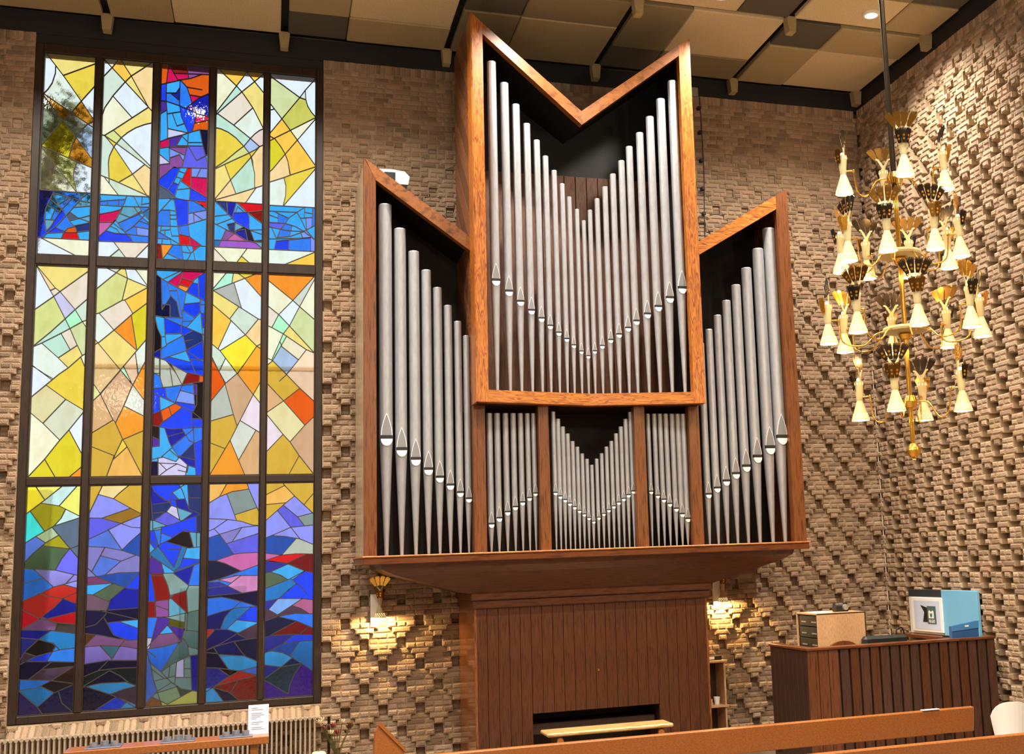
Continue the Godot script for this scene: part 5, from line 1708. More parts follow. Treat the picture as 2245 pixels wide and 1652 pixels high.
	"2,2": {"lines": [[-1848, 5968, -1581, 5832, -1366, 5740], [-1613, 5971, -1581, 5832, -1632, 5567], [-1649, 5949, -1704, 5890, -1904, 5692], [-1524, 5975, -1366, 5749], [-1366, 5732, -1603, 5575, -1631, 5570, -1867, 5412, -1904, 5403], [-1604, 5577, -1512, 5417], [-1366, 5548, -1513, 5419, -1706, 5220, -1857, 5075, -1904, 5046], [-1530, 5403, -1460, 4987], [-1868, 5414, -1706, 5220, -1459, 4988], [-1904, 5113, -1626, 4757], [-1366, 5118, -1460, 4989, -1627, 4759, -1829, 4483], [-1478, 4967, -1437, 4710], [-1596, 4805, -1551, 4708], [-1671, 4816, -1489, 4586, -1366, 4408], [-1626, 4759, -1496, 4588], [-1366, 4869, -1497, 4582, -1579, 4350, -1662, 4151], [-1624, 4758, -1826, 4481, -1904, 4400], [-1904, 4605, -1826, 4481, -1691, 4193, -1661, 4153, -1583, 3969, -1533, 3881, -1366, 3546], [-1596, 4805, -1496, 4588], [-1457, 4834, -1443, 4698], [-1582, 4348, -1366, 4230], [-1684, 4187, -1904, 4037], [-1366, 4065, -1582, 3963], [-1582, 3971, -1679, 3732], [-1904, 3887, -1662, 3781], [-1532, 3882, -1680, 3732], [-1663, 3783, -1737, 3546]],
		"seeds": [-1831, 5865, 0, -1705, 5942, 45, -1640, 5889, 2, -1532, 5878, 0, -1425, 5882, 10, -1748, 5709, 11, -1514, 5726, 2, -1468, 5592, 23, -1691, 5410, 29, -1432, 5306, 9, -1813, 5256, 1, -1572, 5223, 36, -1666, 5024, 2, -1877, 5066, 3, -1831, 4903, 24, -1409, 4951, 1, -1519, 4831, 46, -1778, 4691, 47, -1663, 4491, 48, -1508, 4736, 46, -1581, 4727, 49, -1415, 4574, 50, -1873, 4489, 51, -1456, 4412, 52, -1818, 4329, 47, -1493, 4169, 50, -1737, 4025, 53, -1441, 3848, 53, -1588, 3897, 54, -1800, 3732, 53, -1582, 3650, 55, -1428, 4794, 56]},
	"2,3": {"lines": [[-1279, 5949, -1270, 5889, -1205, 5836, -1147, 5799, -959, 5699, -806, 5621, -741, 5596], [-978, 5949, -1070, 5873, -1154, 5801], [-1207, 5835, -1006, 5949], [-978, 5949, -964, 5949, -741, 5949], [-978, 5949, -1039, 5739], [-741, 5949, -861, 5850, -951, 5692], [-1030, 5779, -917, 5748], [-1006, 5859, -874, 5824], [-1166, 5813, -1115, 5642, -1205, 5471], [-1220, 5850, -1204, 5471], [-822, 5885, -806, 5619], [-887, 5808, -814, 5796], [-1053, 5710, -981, 5386, -986, 5290], [-950, 5696, -989, 5421], [-1136, 5704, -1050, 5708], [-1116, 5643, -1049, 5573, -1008, 5383], [-973, 5551, -794, 5575], [-1279, 5400, -1195, 5387, -1001, 5299, -762, 5195, -741, 5188], [-1209, 5538, -1120, 5531, -1117, 5385], [-1200, 5389, -979, 5385], [-798, 5620, -789, 5471, -762, 5195, -741, 4881], [-787, 5464, -940, 5271], [-796, 5550, -741, 5552], [-985, 5347, -875, 5350], [-983, 5475, -844, 5389], [-1181, 5383, -1165, 5162, -1148, 5049], [-1279, 5385, -1249, 5261, -1205, 5154], [-1207, 5156, -1163, 5158], [-1169, 5189, -990, 5197], [-994, 5298, -992, 5195], [-993, 5199, -969, 5159, -930, 4988], [-976, 5167, -861, 5238], [-1153, 5066, -976, 5175], [-1279, 4965, -1208, 5013, -1149, 5053], [-1198, 4892, -945, 4995, -755, 5114], [-1208, 5015, -1205, 4893], [-1279, 4918, -1162, 4882, -1069, 4821, -917, 4734], [-932, 4991, -743, 4866], [-941, 4998, -820, 4717], [-898, 4894, -743, 4898], [-1126, 4922, -881, 4863], [-741, 5109, -741, 5110], [-741, 4936, -721, 4937], [-789, 5449, -741, 5441], [-783, 5392, -741, 5394], [-772, 5274, -741, 5275], [-1212, 4900, -1207, 4670], [-1143, 4870, -1038, 4728], [-1204, 5155, -1201, 5015], [-959, 5105, -862, 5130], [-1279, 4725, -1214, 4726], [-1093, 4838, -971, 4594], [-918, 4736, -973, 4594], [-919, 4740, -741, 4702], [-974, 4596, -852, 4622, -741, 4632], [-1219, 4902, -1215, 4699, -1174, 4561], [-1279, 4731, -1213, 4698], [-1279, 4551, -1107, 4570, -970, 4596], [-1107, 4797, -1070, 4575], [-784, 4713, -791, 4626], [-1153, 4567, -1134, 4447, -1041, 4381], [-971, 4590, -1043, 4382, -963, 4335], [-1279, 4503, -1209, 4462, -1041, 4381], [-1209, 4464, -1198, 4289], [-1279, 4251, -1198, 4291, -1038, 4381], [-963, 4338, -1077, 4235, -1158, 4170, -1213, 4109], [-1193, 4296, -1163, 4162], [-852, 4624, -828, 4320], [-974, 4588, -811, 4605], [-993, 4532, -809, 4481], [-1039, 4400, -830, 4366], [-962, 4342, -860, 4285, -722, 4170], [-813, 4607, -809, 4367, -850, 4274], [-1277, 4125, -1074, 4080, -741, 4105], [-860, 4287, -857, 4094], [-1108, 4344, -1076, 4233], [-861, 4203, -760, 4203], [-1147, 4098, -1093, 3927, -1061, 3868], [-1201, 4110, -1198, 3887], [-1279, 3879, -1194, 3887], [-1061, 3871, -1172, 3765], [-1069, 3879, -839, 4084], [-1063, 3872, -985, 3756, -893, 3667, -806, 3634], [-842, 4099, -831, 3925, -986, 3755], [-833, 3916, -741, 3958], [-831, 3919, -801, 3546], [-1173, 3767, -1021, 3708, -984, 3758], [-1277, 3735, -1156, 3761], [-1209, 3694, -1004, 3684], [-1208, 3752, -1203, 3546], [-1192, 3695, -1116, 3613, -1004, 3685], [-1196, 3546, -1114, 3614], [-1008, 3685, -900, 3633], [-997, 3611, -899, 3586, -885, 3666], [-897, 3673, -914, 3546], [-1000, 3776, -814, 3725], [-1116, 3993, -937, 4047], [-964, 4090, -873, 3932], [-885, 3954, -830, 3923], [-1277, 3997, -1196, 3958], [-1279, 3711, -1205, 3710], [-1091, 3846, -988, 3749]],
		"seeds": [-1185, 5908, 13, -1106, 5864, 13, -1090, 5809, 26, -962, 5838, 19, -898, 5904, 26, -981, 5726, 36, -860, 5802, 13, -872, 5706, 12, -772, 5766, 12, -1253, 5771, 35, -1248, 5550, 35, -1180, 5655, 14, -1102, 5674, 13, -1139, 5744, 12, -1022, 5622, 35, -885, 5611, 13, -890, 5515, 12, -910, 5396, 12, -1076, 5470, 17, -1161, 5467, 20, -1073, 5352, 14, -951, 5324, 12, -836, 5327, 13, -760, 5512, 14, -759, 5417, 12, -757, 5338, 12, -748, 5235, 13, -1221, 5277, 13, -1087, 5336, 13, -1078, 5258, 12, -942, 5238, 12, -1083, 5140, 13, -1182, 5122, 13, -1187, 5044, 6, -1059, 5031, 14, -883, 5153, 17, -889, 5059, 20, -834, 5186, 20, -845, 5005, 12, -858, 4934, 12, -842, 4841, 57, -751, 5015, 14, -741, 4842, 58, -754, 5156, 13, -1015, 4923, 13, -1034, 4822, 57, -899, 4824, 59, -1241, 4950, 20, -1245, 4818, 60, -1174, 4788, 60, -1096, 4766, 61, -1255, 5222, 62, -1252, 5082, 62, -983, 4760, 60, -1246, 4773, 60, -1251, 4642, 58, -1198, 4618, 58, -1171, 4758, 60, -1154, 4643, 63, -1095, 4701, 61, -989, 4694, 63, -853, 4671, 64, -761, 4664, 65, -1240, 4519, 66, -1180, 4512, 57, -1068, 4496, 58, -896, 4555, 58, -893, 4432, 67, -1007, 4439, 68, -767, 4565, 68, -786, 4367, 69, -892, 4350, 59, -1140, 4373, 66, -1244, 4364, 57, -1233, 4186, 64, -1137, 4218, 65, -1041, 4300, 65, -964, 4203, 57, -807, 4252, 61, -797, 4146, 57, -810, 4023, 58, -1244, 4040, 69, -1234, 3927, 68, -1238, 3799, 66, -1168, 3967, 61, -1110, 4040, 66, -1021, 4048, 59, -981, 3902, 58, -900, 4007, 58, -874, 3844, 70, -926, 3788, 61, -864, 3699, 59, -776, 3803, 57, -1090, 3789, 66, -1118, 3717, 66, -954, 3708, 71, -1169, 3653, 63, -1160, 3581, 63, -1065, 3660, 63, -1063, 3588, 68, -945, 3619, 66, -862, 3602, 66, -764, 3592, 66, -1242, 3638, 61, -951, 3571, 58]},
	"2,4": {"lines": [[-508, 5949, -659, 5741], [-433, 5949, -450, 5815], [-116, 5976, -305, 5885, -450, 5817, -659, 5723], [-389, 5949, -305, 5885, -116, 5665], [-427, 5830, -337, 5518], [-659, 5727, -338, 5520, -147, 5396, -96, 5384], [-659, 5557, -468, 5387, -290, 5201, -162, 5068, -92, 5022], [-366, 5541, -469, 5385], [-146, 5398, -290, 5201, -570, 5004], [-450, 5371, -591, 5022], [-93, 5111, -162, 5068, -373, 4731], [-659, 5084, -568, 5005, -375, 4737], [-505, 4920, -575, 4755], [-659, 4910, -499, 4619], [-656, 4930, -507, 4614, -410, 4253, -366, 4112], [-541, 4836, -566, 4775], [-450, 4842, -194, 4489, -116, 4390], [-304, 4842, -370, 4744, -507, 4614, -659, 4407], [-116, 4640, -194, 4489, -336, 4183, -438, 3957, -659, 3546], [-659, 4175, -408, 4254], [-338, 4184, -116, 4041], [-158, 4070, -346, 3715], [-442, 3952, -275, 3546], [-659, 3923, -492, 3853]],
		"seeds": [-607, 5873, 10, -494, 5864, 72, -381, 5882, 2, -255, 5929, 3, -190, 5821, 36, -530, 5725, 6, -304, 5748, 24, -213, 5572, 0, -490, 5549, 2, -299, 5364, 22, -587, 5397, 10, -609, 5193, 23, -447, 5184, 0, -196, 5245, 24, -357, 5037, 9, -125, 5083, 3, -617, 4964, 22, -578, 4858, 60, -167, 4960, 24, -491, 4805, 52, -627, 4817, 65, -204, 4864, 50, -606, 4591, 65, -589, 4805, 56, -483, 4721, 73, -378, 4794, 74, -237, 4696, 50, -141, 4511, 73, -353, 4438, 48, -549, 4366, 60, -205, 4268, 75, -518, 4056, 53, -294, 3971, 52, -186, 3844, 47, -592, 3791, 53, -461, 3706, 50]},
	"2,5": {"lines": [[-39, 5869, 242, 5636, 320, 5562, 494, 5408], [494, 5949, 242, 5636, 82, 5457, 5, 5295], [494, 5911, 320, 5562, 205, 5323, 135, 5224, 7, 4902], [-39, 5557, 82, 5457, 205, 5323, 494, 4999], [-39, 5316, 6, 5297, 135, 5224, 401, 5038, 494, 4999], [402, 5040, 311, 4912, 178, 4733, 95, 4650], [-39, 4926, 16, 4900, 177, 4734], [21, 4898, -39, 4845], [175, 5198, 17, 4896], [119, 5070, 313, 4911], [98, 5135, 121, 5067], [104, 4810, 328, 4571, 494, 4413], [231, 4804, 174, 4734], [330, 4572, 146, 4417, -39, 4279], [-39, 4622, 146, 4417, 391, 4127], [514, 4253, 390, 4129, 221, 3928], [-39, 4252, 143, 4019, 222, 3930, 327, 3766, 494, 3546], [144, 4020, -39, 3816], [328, 3768, 212, 3546]],
		"seeds": [227, 5837, 36, 345, 5730, 45, 450, 5706, 10, 73, 5692, 10, 204, 5503, 0, 386, 5356, 40, 11, 5414, 29, 102, 5334, 42, 271, 5200, 2, 39, 5222, 10, 91, 5086, 42, 41, 5030, 10, 272, 5063, 76, 157, 4910, 8, 415, 4928, 24, 3, 4988, 10, 43, 4785, 47, 86, 4624, 53, 387, 4683, 46, 36, 4444, 47, 323, 4377, 65, 168, 4197, 77, 27, 4033, 75, 365, 3936, 48, 107, 3734, 53, 302, 3637, 53, 481, 4336, 64]},
	"3,1": {"lines": [[-2442, 3449, -2346, 3296], [-2178, 3449, -2347, 3298, -2529, 3146], [-2029, 3449, -2204, 3229], [-2389, 3265, -2203, 3231, -1991, 3111], [-2489, 3182, -2336, 2954], [-2136, 3196, -2179, 3095, -2248, 3009], [-1991, 3097, -2247, 3011, -2422, 2903, -2529, 2830], [-2267, 3001, -2084, 2766, -1991, 2649], [-2194, 2911, -2326, 2829], [-2424, 2904, -2324, 2830, -2440, 2721, -2529, 2620], [-2358, 2801, -2084, 2758, -1991, 2791], [-2083, 2760, -2158, 2655, -2219, 2529], [-2529, 2557, -2218, 2531, -1991, 2465], [-2431, 2550, -2355, 2473, -2229, 2348], [-2027, 2477, -2111, 2377], [-1991, 2409, -2110, 2379, -2230, 2349, -2374, 2279, -2529, 2210], [-2529, 2397, -2329, 2450], [-2135, 2374, -1991, 2324], [-2376, 2279, -2130, 2219, -1991, 2157], [-1991, 2283, -2143, 2221], [-2554, 2137, -2355, 2017, -2195, 1967, -1991, 1935], [-2357, 2016, -2213, 2128, -2123, 2229], [-2283, 2010, -1991, 2075], [-2329, 2039, -2182, 1952, -2196, 1875], [-2529, 1908, -2345, 2016], [-2570, 1911, -2243, 1886, -1991, 1838], [-2235, 1886, -2353, 1796, -2486, 1667, -2550, 1534], [-2555, 1828, -2353, 1796, -2213, 1747, -2146, 1673], [-2488, 1668, -2372, 1619, -2147, 1674, -1991, 1686], [-2370, 1620, -2549, 1528], [-2469, 1570, -2232, 1555, -1991, 1533], [-2185, 1719, -2270, 1556], [-2215, 1555, -2443, 1374], [-2319, 1474, -1991, 1492], [-1991, 1493, -2219, 1353], [-2562, 1386, -2225, 1356, -1991, 1307], [-2221, 1352, -2360, 1284, -2558, 1271], [-2322, 1304, -2180, 1223], [-1991, 1300, -2182, 1224, -2342, 1085], [-2529, 1270, -2340, 1086, -2288, 1006], [-2142, 1242, -2103, 1109, -1991, 1006]],
		"seeds": [-2462, 3315, 78, -2299, 3397, 79, -2207, 3338, 80, -2076, 3293, 79, -2302, 3126, 81, -2122, 3122, 80, -2451, 3003, 82, -2103, 2951, 83, -2308, 2928, 84, -2189, 2826, 81, -2442, 2763, 85, -2324, 2661, 86, -2080, 2624, 87, -2020, 2778, 83, -2458, 2498, 88, -2389, 2342, 88, -2241, 2461, 89, -2113, 2456, 90, -2035, 2425, 89, -2033, 2369, 91, -2184, 2305, 92, -2041, 2229, 92, -2403, 2116, 93, -2149, 2117, 94, -2191, 2203, 92, -2487, 2024, 95, -2120, 2005, 95, -2334, 1947, 96, -2091, 1906, 97, -2431, 1855, 94, -2152, 1812, 98, -2490, 1763, 99, -2325, 1712, 69, -2496, 1599, 100, -2259, 1612, 57, -2107, 1616, 88, -2417, 1471, 61, -2180, 1511, 69, -2277, 1421, 100, -2088, 1409, 101, -2411, 1321, 88, -2147, 1290, 69, -2344, 1195, 98, -2453, 1121, 102, -2216, 1104, 103, -2054, 1160, 103]},
	"3,2": {"lines": [[-1774, 3449, -1904, 3131], [-1816, 3351, -1657, 3299, -1488, 3194, -1345, 3111], [-1501, 3449, -1605, 3356, -1658, 3298], [-1904, 3091, -1770, 3085, -1570, 3022, -1345, 3118], [-1772, 3084, -1479, 3190], [-1904, 2852, -1700, 2954, -1568, 3023], [-1574, 3021, -1462, 2976, -1342, 2965], [-1701, 2956, -1554, 2725], [-1366, 2915, -1458, 2831, -1556, 2726], [-1904, 2777, -1721, 2761, -1555, 2722, -1366, 2649], [-1729, 2764, -1857, 2496], [-1775, 2673, -1558, 2605, -1407, 2666], [-1561, 2608, -1726, 2454], [-1904, 2547, -1802, 2443], [-1904, 2441, -1803, 2444, -1581, 2477, -1343, 2475], [-1805, 2445, -1644, 2366, -1482, 2302], [-1904, 2356, -1642, 2366], [-1927, 2259, -1836, 2247, -1635, 2364], [-1838, 2248, -1671, 2166], [-1366, 2470, -1511, 2318, -1678, 2170], [-1486, 2303, -1338, 2282], [-1904, 2088, -1752, 2072, -1368, 2083], [-1754, 2073, -1584, 2023, -1366, 1956], [-1924, 1896, -1798, 1924, -1699, 2028, -1663, 2176], [-1571, 1946, -1366, 1957], [-1722, 2007, -1616, 1804, -1460, 1733, -1366, 1741], [-1686, 1937, -1569, 1946, -1366, 1859], [-1904, 1834, -1769, 1812, -1576, 1760, -1477, 1741], [-1792, 1817, -1904, 1696], [-1904, 1691, -1740, 1694, -1510, 1674, -1366, 1638], [-1508, 1733, -1549, 1676, -1623, 1541], [-1747, 1695, -1621, 1541], [-1904, 1507, -1672, 1533, -1366, 1514], [-1657, 1534, -1759, 1429], [-1904, 1372, -1758, 1430, -1542, 1443, -1366, 1438], [-1642, 1423, -1904, 1270], [-1646, 1423, -1540, 1361, -1440, 1272], [-1904, 1263, -1729, 1292, -1474, 1288, -1366, 1239], [-1875, 1269, -1636, 1170, -1366, 1037], [-1366, 1239, -1498, 1215, -1638, 1169], [-1783, 1006, -1567, 1138], [-1561, 1133, -1366, 1006], [-1465, 1073, -1530, 1006]],
		"seeds": [-1856, 3332, 53, -1672, 3372, 104, -1470, 3295, 53, -1707, 3213, 91, -1559, 3108, 105, -1767, 3013, 106, -1437, 3033, 91, -1553, 2892, 91, -1723, 2840, 107, -1456, 2745, 108, -1835, 2658, 109, -1587, 2678, 109, -1715, 2554, 107, -1504, 2560, 109, -1869, 2489, 109, -1554, 2434, 108, -1776, 2400, 110, -1799, 2316, 66, -1642, 2281, 111, -1534, 2191, 59, -1834, 2191, 64, -1446, 2372, 57, -1817, 2131, 112, -1523, 2144, 59, -1839, 2008, 113, -1809, 1869, 113, -1494, 2046, 61, -1528, 1854, 57, -1452, 1933, 66, -1856, 1762, 114, -1666, 1752, 115, -1446, 1698, 116, -1801, 1609, 117, -1624, 1639, 118, -1469, 1589, 119, -1798, 1486, 61, -1518, 1482, 61, -1819, 1366, 120, -1680, 1356, 61, -1477, 1384, 121, -1626, 1244, 66, -1787, 1147, 61, -1484, 1166, 122, -1621, 1068, 57, -1442, 1041, 66]},
	"3,3": {"lines": [[-1279, 3449, -1229, 3355, -1068, 3238], [-915, 3449, -1059, 3352, -1070, 3237], [-1052, 3359, -979, 3279], [-1231, 3356, -1123, 3268, -909, 3284], [-982, 3449, -941, 3371], [-948, 3390, -869, 3162], [-889, 3449, -870, 3164, -741, 3104], [-1267, 3223, -1079, 3247], [-1256, 3127, -1105, 3141], [-1071, 3241, -1056, 3210, -828, 3119], [-1055, 3212, -1107, 3141, -945, 3030], [-828, 3121, -949, 3030], [-1300, 3047, -1235, 3046, -1110, 3142], [-1237, 3047, -1097, 2983], [-1247, 2948, -1038, 2998, -741, 3104], [-1248, 3048, -1245, 2932], [-1297, 2928, -1155, 2945, -1236, 2935], [-1154, 2972, -1164, 2776], [-1166, 2777, -1061, 2830, -904, 2939], [-1234, 2937, -1175, 2742], [-1279, 2670, -1163, 2779], [-1109, 2807, -862, 2726, -741, 2736], [-908, 2939, -866, 2923, -813, 2728], [-1187, 2759, -1014, 2512], [-937, 2753, -1016, 2512], [-1279, 2809, -1216, 2726], [-1279, 2670, -1000, 2460], [-881, 2734, -950, 2533, -1002, 2478], [-1279, 2615, -1246, 2647], [-1003, 2478, -743, 2568], [-1279, 2456, -1027, 2452, -743, 2553], [-1149, 2572, -1115, 2452], [-1023, 2454, -853, 2305], [-1252, 2458, -1193, 2148], [-1135, 2456, -1076, 2316, -1042, 2169], [-853, 2308, -879, 2251, -1052, 2203], [-1249, 2434, -1122, 2429], [-856, 2306, -741, 2301], [-808, 2531, -860, 2309], [-1160, 2905, -1029, 2850], [-1279, 2837, -1189, 2764], [-1085, 2719, -948, 2715], [-923, 2617, -743, 2592], [-939, 2916, -741, 2892], [-790, 3089, -782, 2731], [-1279, 3342, -1244, 3044], [-1019, 3278, -965, 3042], [-880, 3291, -743, 3289], [-1298, 2149, -1191, 2144], [-1195, 2149, -1062, 2159, -1001, 2217], [-1194, 2099, -1059, 2046], [-1038, 2175, -859, 1994], [-879, 2251, -860, 2006], [-1279, 1974, -1057, 1969, -741, 2031], [-1209, 2232, -1189, 1970], [-1062, 2161, -1057, 1967], [-1117, 1971, -882, 1896], [-886, 2005, -895, 1799], [-1171, 1974, -1248, 1631], [-1068, 1881, -1279, 1639], [-1045, 1950, -1055, 1878, -881, 1826], [-1070, 1881, -919, 1687], [-884, 1813, -741, 1791], [-1298, 1628, -1116, 1645, -918, 1689], [-902, 1729, -839, 1628, -741, 1596], [-853, 1645, -837, 1531, -741, 1539], [-1279, 1626, -1243, 1486, -1122, 1374], [-941, 1686, -1124, 1373], [-835, 1532, -1020, 1445, -1121, 1370], [-1279, 1614, -1229, 1458, -1199, 1291, -1156, 1163], [-1121, 1372, -1029, 1266, -909, 1175, -741, 1137], [-1279, 1038, -1157, 1165, -1011, 1254], [-824, 1534, -802, 1149], [-1222, 1412, -1087, 1298], [-1197, 1277, -972, 1322], [-1034, 1437, -1044, 1306], [-965, 1473, -980, 1227], [-977, 1304, -808, 1292], [-1154, 1154, -1105, 1008], [-1213, 1109, -1050, 1020, -795, 1151], [-960, 1213, -914, 1088], [-1178, 1145, -947, 1204], [-1279, 1006, -1188, 1098], [-860, 2010, -867, 1811], [-1279, 1752, -1219, 1748], [-1156, 1782, -998, 1791], [-892, 1832, -920, 1689], [-1277, 1619, -1179, 1538], [-889, 1508, -885, 1296], [-889, 1395, -814, 1389]],
		"seeds": [-1165, 3382, 71, -1006, 3351, 66, -1071, 3310, 57, -941, 3407, 66, -1189, 3284, 59, -1186, 3185, 70, -938, 3236, 59, -821, 3362, 70, -899, 3249, 69, -818, 3205, 70, -1252, 3229, 58, -1002, 3153, 63, -909, 3108, 123, -1132, 3071, 106, -1181, 2974, 123, -868, 3036, 106, -985, 2955, 57, -1257, 2878, 57, -1192, 2876, 58, -1101, 2888, 58, -956, 2841, 69, -1111, 2748, 57, -1019, 2689, 66, -913, 2671, 71, -847, 2655, 66, -1254, 2753, 66, -1174, 2666, 71, -1236, 2544, 68, -1093, 2497, 66, -872, 2544, 57, -896, 2447, 59, -1154, 2360, 64, -1052, 2412, 123, -972, 2339, 124, -997, 2257, 125, -1250, 2295, 57, -803, 2374, 58, -800, 2234, 124, -918, 2225, 64, -801, 3006, 70, -798, 2836, 123, -791, 2485, 63, -1218, 2322, 124, -781, 2653, 57, -1247, 2195, 57, -1243, 2055, 64, -1126, 2078, 69, -1124, 2008, 125, -1007, 2072, 123, -942, 2139, 64, -808, 2105, 124, -978, 1958, 124, -977, 1888, 126, -818, 1908, 127, -814, 1725, 127, -1134, 1868, 68, -1251, 1847, 58, -1268, 1723, 63, -1055, 1836, 66, -1105, 1727, 115, -987, 1749, 63, -1114, 1561, 57, -1205, 1539, 58, -943, 1565, 107, -812, 1599, 124, -989, 1847, 86, -907, 1744, 124, -1265, 1337, 107, -1188, 1373, 124, -1147, 1301, 124, -1005, 1388, 124, -926, 1369, 63, -853, 1351, 124, -855, 1434, 124, -1084, 1366, 124, -1042, 1239, 124, -1146, 1232, 58, -1026, 1128, 128, -909, 1161, 86, -881, 1062, 79, -1220, 1060, 129, -788, 1374, 59, -1129, 1067, 124, -844, 1239, 124]},
	"3,4": {"lines": [[-468, 3449, -548, 3298], [-659, 3230, -547, 3300, -412, 3355, -227, 3383], [-250, 3449, -229, 3383, -116, 3118], [-469, 3334, -356, 3020], [-383, 3088, -135, 3167], [-659, 3052, -475, 3040, -313, 3015, -188, 2968], [-192, 2969, -116, 2959], [-453, 3038, -595, 2937, -659, 2910], [-601, 2937, -540, 2871, -464, 2762, -381, 2637], [-659, 2832, -540, 2871, -298, 2943, -116, 2959], [-297, 2945, -404, 2779], [-466, 2761, -116, 2870], [-577, 2574, -382, 2639, -294, 2650, -116, 2652], [-659, 2578, -575, 2575, -468, 2536, -296, 2444], [-116, 2509, -298, 2445, -545, 2363, -659, 2340], [-385, 2399, -116, 2388], [-345, 2397, -545, 2356, -404, 2317], [-302, 2397, -444, 2286], [-659, 2333, -531, 2334, -424, 2273, -286, 2196], [-659, 2269, -447, 2287], [-659, 2178, -288, 2197, -116, 2218], [-659, 2151, -509, 2164], [-528, 2169, -329, 2115, -116, 2038], [-659, 1957, -494, 2002, -340, 2035, -116, 2038], [-297, 2105, -385, 2024], [-391, 2025, -467, 1934, -515, 1801], [-186, 2038, -313, 1926, -454, 1797], [-344, 1900, -116, 1862], [-659, 1811, -440, 1798, -324, 1752, -116, 1849], [-659, 1704, -567, 1807], [-322, 1753, -489, 1654, -677, 1573], [-337, 1746, -215, 1676], [-677, 1573, -552, 1618, -374, 1661, -116, 1687], [-583, 1609, -538, 1538, -417, 1353], [-368, 1663, -282, 1535, -233, 1482], [-532, 1526, -256, 1494, -116, 1426], [-677, 1559, -536, 1538], [-659, 1390, -535, 1379, -305, 1331, -116, 1272], [-116, 1365, -307, 1331], [-537, 1380, -405, 1278], [-303, 1332, -432, 1266, -657, 1121], [-116, 1265, -316, 1232, -567, 1180], [-315, 1234, -400, 1090], [-659, 1164, -569, 1164, -417, 1107, -301, 1006], [-580, 1166, -466, 1006]],
		"seeds": [-588, 3358, 55, -359, 3397, 50, -180, 3322, 91, -545, 3171, 91, -316, 3238, 130, -232, 3063, 53, -582, 3000, 91, -394, 2981, 91, -620, 2888, 91, -419, 2868, 109, -243, 2905, 91, -268, 2749, 106, -537, 2715, 108, -334, 2566, 131, -507, 2460, 132, -210, 2434, 58, -438, 2358, 133, -222, 2321, 133, -531, 2306, 116, -490, 2220, 116, -194, 2249, 134, -261, 2168, 61, -624, 2176, 116, -303, 2154, 61, -521, 2084, 58, -237, 2070, 58, -582, 1899, 135, -365, 1969, 136, -236, 1949, 57, -466, 1853, 71, -273, 1829, 66, -630, 1769, 92, -464, 1746, 135, -208, 1759, 122, -412, 1690, 135, -603, 1648, 61, -462, 1586, 135, -244, 1600, 132, -319, 1431, 66, -613, 1476, 61, -202, 1330, 107, -546, 1300, 116, -420, 1331, 69, -330, 1272, 92, -443, 1188, 137, -251, 1135, 137, -593, 1080, 66, -442, 1095, 61]},
	"3,5": {"lines": [[-39, 3313, 169, 3418], [147, 3449, 167, 3417, 278, 3293, 494, 3080], [494, 3324, 382, 3188], [-39, 3199, 185, 3216], [280, 3294, 183, 3216, -39, 3014], [151, 3190, 314, 3048, 394, 2940], [312, 3048, 494, 3094], [86, 3131, 240, 2929, 344, 2789], [-39, 2816, 50, 2849, 240, 2929, 494, 2950], [25, 2841, 186, 2824, 343, 2791, 494, 2722], [303, 2801, 139, 2611], [-39, 2640, 140, 2613, 297, 2622, 494, 2612], [-39, 2556, 142, 2614], [1, 2549, 202, 2519, 427, 2616], [-39, 2556, 202, 2512, 400, 2420, 494, 2395], [215, 2508, 14, 2421, -39, 2416], [402, 2421, 217, 2329, -39, 2234], [17, 2424, 135, 2381, 214, 2326], [240, 2343, 367, 2231, 422, 2158], [310, 2284, 168, 2166], [402, 2421, 259, 2323], [-39, 2089, 113, 2117, 370, 2105, 494, 2085], [240, 2230, 112, 2116], [103, 2116, 0, 1997, 103, 1932], [-39, 2006, 2, 1997], [375, 2106, 99, 1932], [256, 2033, 357, 1993, 451, 1927], [-39, 1867, 101, 1915, 303, 1940, 494, 1924], [99, 1916, 304, 1856, 494, 1763], [313, 1853, 8, 1699], [449, 1787, 342, 1698], [-39, 1689, 36, 1705, 264, 1706, 494, 1686], [290, 1705, 157, 1601, -39, 1510], [155, 1601, 292, 1621, 494, 1623], [-39, 1517, 38, 1532, 158, 1505, 266, 1443, 375, 1367, 494, 1277], [345, 1623, 238, 1457], [-39, 1380, 146, 1347, 371, 1371], [268, 1444, 146, 1347, -39, 1223], [371, 1372, 295, 1262, 242, 1142, 222, 1039], [-39, 1216, 224, 1040]],
		"seeds": [31, 3390, 53, 333, 3371, 53, 100, 3303, 55, 458, 3224, 53, 47, 3147, 53, 293, 3185, 91, 418, 3024, 130, 239, 3071, 106, 89, 2975, 91, 185, 2873, 91, 391, 2868, 91, 119, 2734, 108, 337, 2713, 60, 25, 2596, 131, 215, 2575, 138, 393, 2526, 139, 67, 2496, 116, 216, 2420, 66, 68, 2328, 111, 394, 2328, 122, 150, 2254, 136, 327, 2219, 57, 32, 2162, 136, 288, 2164, 57, -8, 2067, 116, 181, 2030, 140, 398, 2019, 134, 249, 1971, 122, 20, 1940, 109, 331, 1883, 58, 102, 1825, 132, 223, 1777, 139, 427, 1738, 139, 77, 1633, 116, 359, 1672, 57, 171, 1559, 108, 374, 1491, 136, 92, 1454, 66, 294, 1400, 117, 27, 1321, 116, 147, 1244, 141, 349, 1217, 142, 55, 1114, 132]},
}
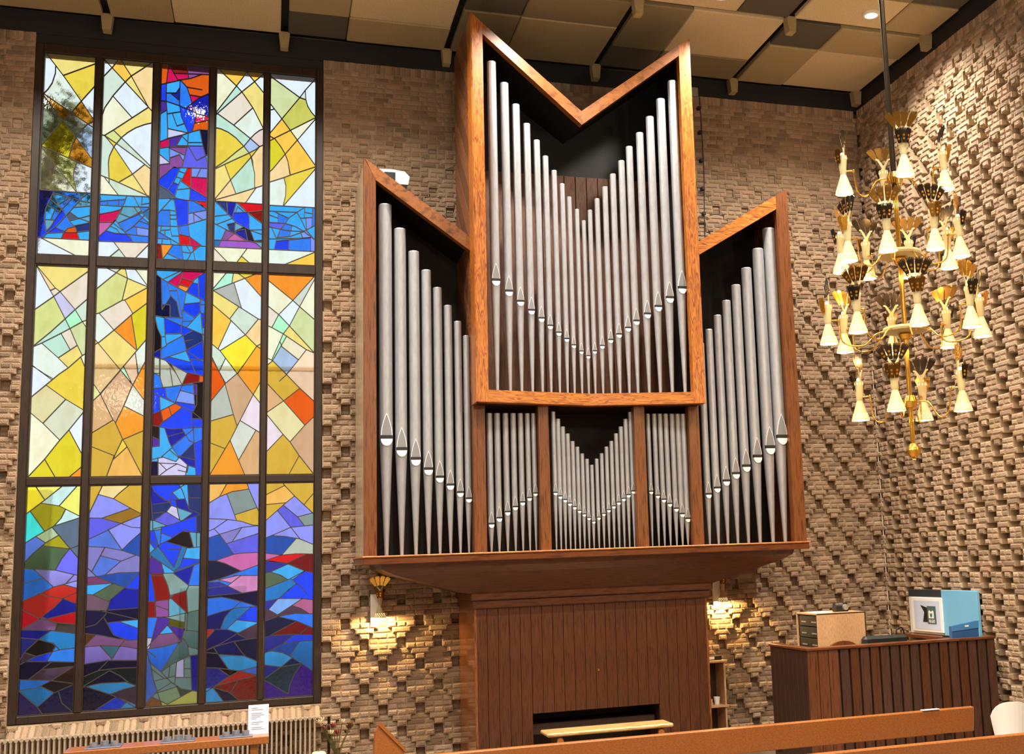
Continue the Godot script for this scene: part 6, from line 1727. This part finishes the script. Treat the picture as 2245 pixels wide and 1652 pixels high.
# red, green and blue of the glass colours
const TINTS := [[216, 222, 228], [216, 222, 204], [228, 204, 114], [222, 192, 66], [192, 126, 36], [144, 150, 120], [168, 168, 156], [186, 150, 114], [162, 180, 204], [210, 192, 42], [228, 222, 186], [204, 204, 126], [24, 60, 216], [54, 156, 222], [42, 114, 216], [90, 150, 174], [72, 84, 102], [30, 48, 102], [210, 84, 18], [204, 18, 30], [18, 30, 144], [36, 102, 150], [198, 210, 186], [240, 186, 72], [234, 198, 138], [186, 156, 36], [198, 12, 78], [186, 90, 150], [114, 138, 216], [222, 204, 180], [126, 24, 18], [132, 72, 138], [72, 42, 138], [192, 186, 210], [90, 90, 204], [12, 18, 48], [234, 138, 42], [180, 210, 186], [216, 192, 174], [150, 84, 180], [198, 204, 144], [192, 186, 84], [168, 234, 180], [210, 198, 144], [204, 204, 174], [198, 198, 180], [240, 204, 168], [228, 180, 126], [216, 174, 132], [192, 252, 210], [252, 162, 48], [228, 234, 150], [222, 228, 210], [222, 180, 66], [252, 216, 78], [252, 192, 96], [222, 240, 222], [30, 72, 252], [48, 126, 252], [24, 36, 168], [192, 198, 180], [18, 18, 60], [24, 18, 24], [216, 210, 246], [144, 24, 24], [240, 96, 24], [66, 180, 252], [132, 162, 252], [84, 48, 156], [30, 24, 30], [36, 54, 114], [42, 120, 180], [168, 222, 186], [252, 234, 138], [240, 216, 54], [246, 228, 234], [222, 210, 174], [240, 228, 168], [240, 222, 54], [222, 216, 102], [186, 216, 210], [156, 150, 30], [66, 228, 234], [84, 102, 120], [162, 186, 144], [90, 126, 234], [72, 96, 66], [102, 102, 240], [48, 132, 252], [138, 132, 210], [216, 138, 198], [150, 156, 252], [210, 48, 42], [30, 84, 186], [24, 36, 174], [228, 24, 42], [138, 90, 144], [72, 66, 60], [36, 132, 210], [48, 54, 162], [84, 60, 84], [48, 30, 24], [54, 36, 108], [24, 24, 72], [252, 228, 156], [162, 120, 42], [102, 102, 234], [90, 126, 228], [36, 84, 180], [138, 132, 204], [132, 66, 114], [90, 108, 84], [120, 90, 108], [24, 24, 66], [96, 54, 30], [138, 90, 138], [48, 54, 156], [24, 42, 96], [66, 120, 138], [150, 126, 216], [132, 102, 186], [24, 42, 48], [84, 60, 78], [102, 174, 204], [138, 168, 162], [150, 84, 156], [90, 90, 24], [96, 126, 120], [162, 186, 138], [162, 102, 48], [138, 156, 150], [210, 108, 174], [24, 30, 66], [216, 138, 192], [186, 102, 144], [24, 30, 108], [36, 126, 204], [150, 36, 30], [228, 24, 36], [120, 24, 30], [132, 180, 252], [30, 66, 78], [72, 30, 150]]
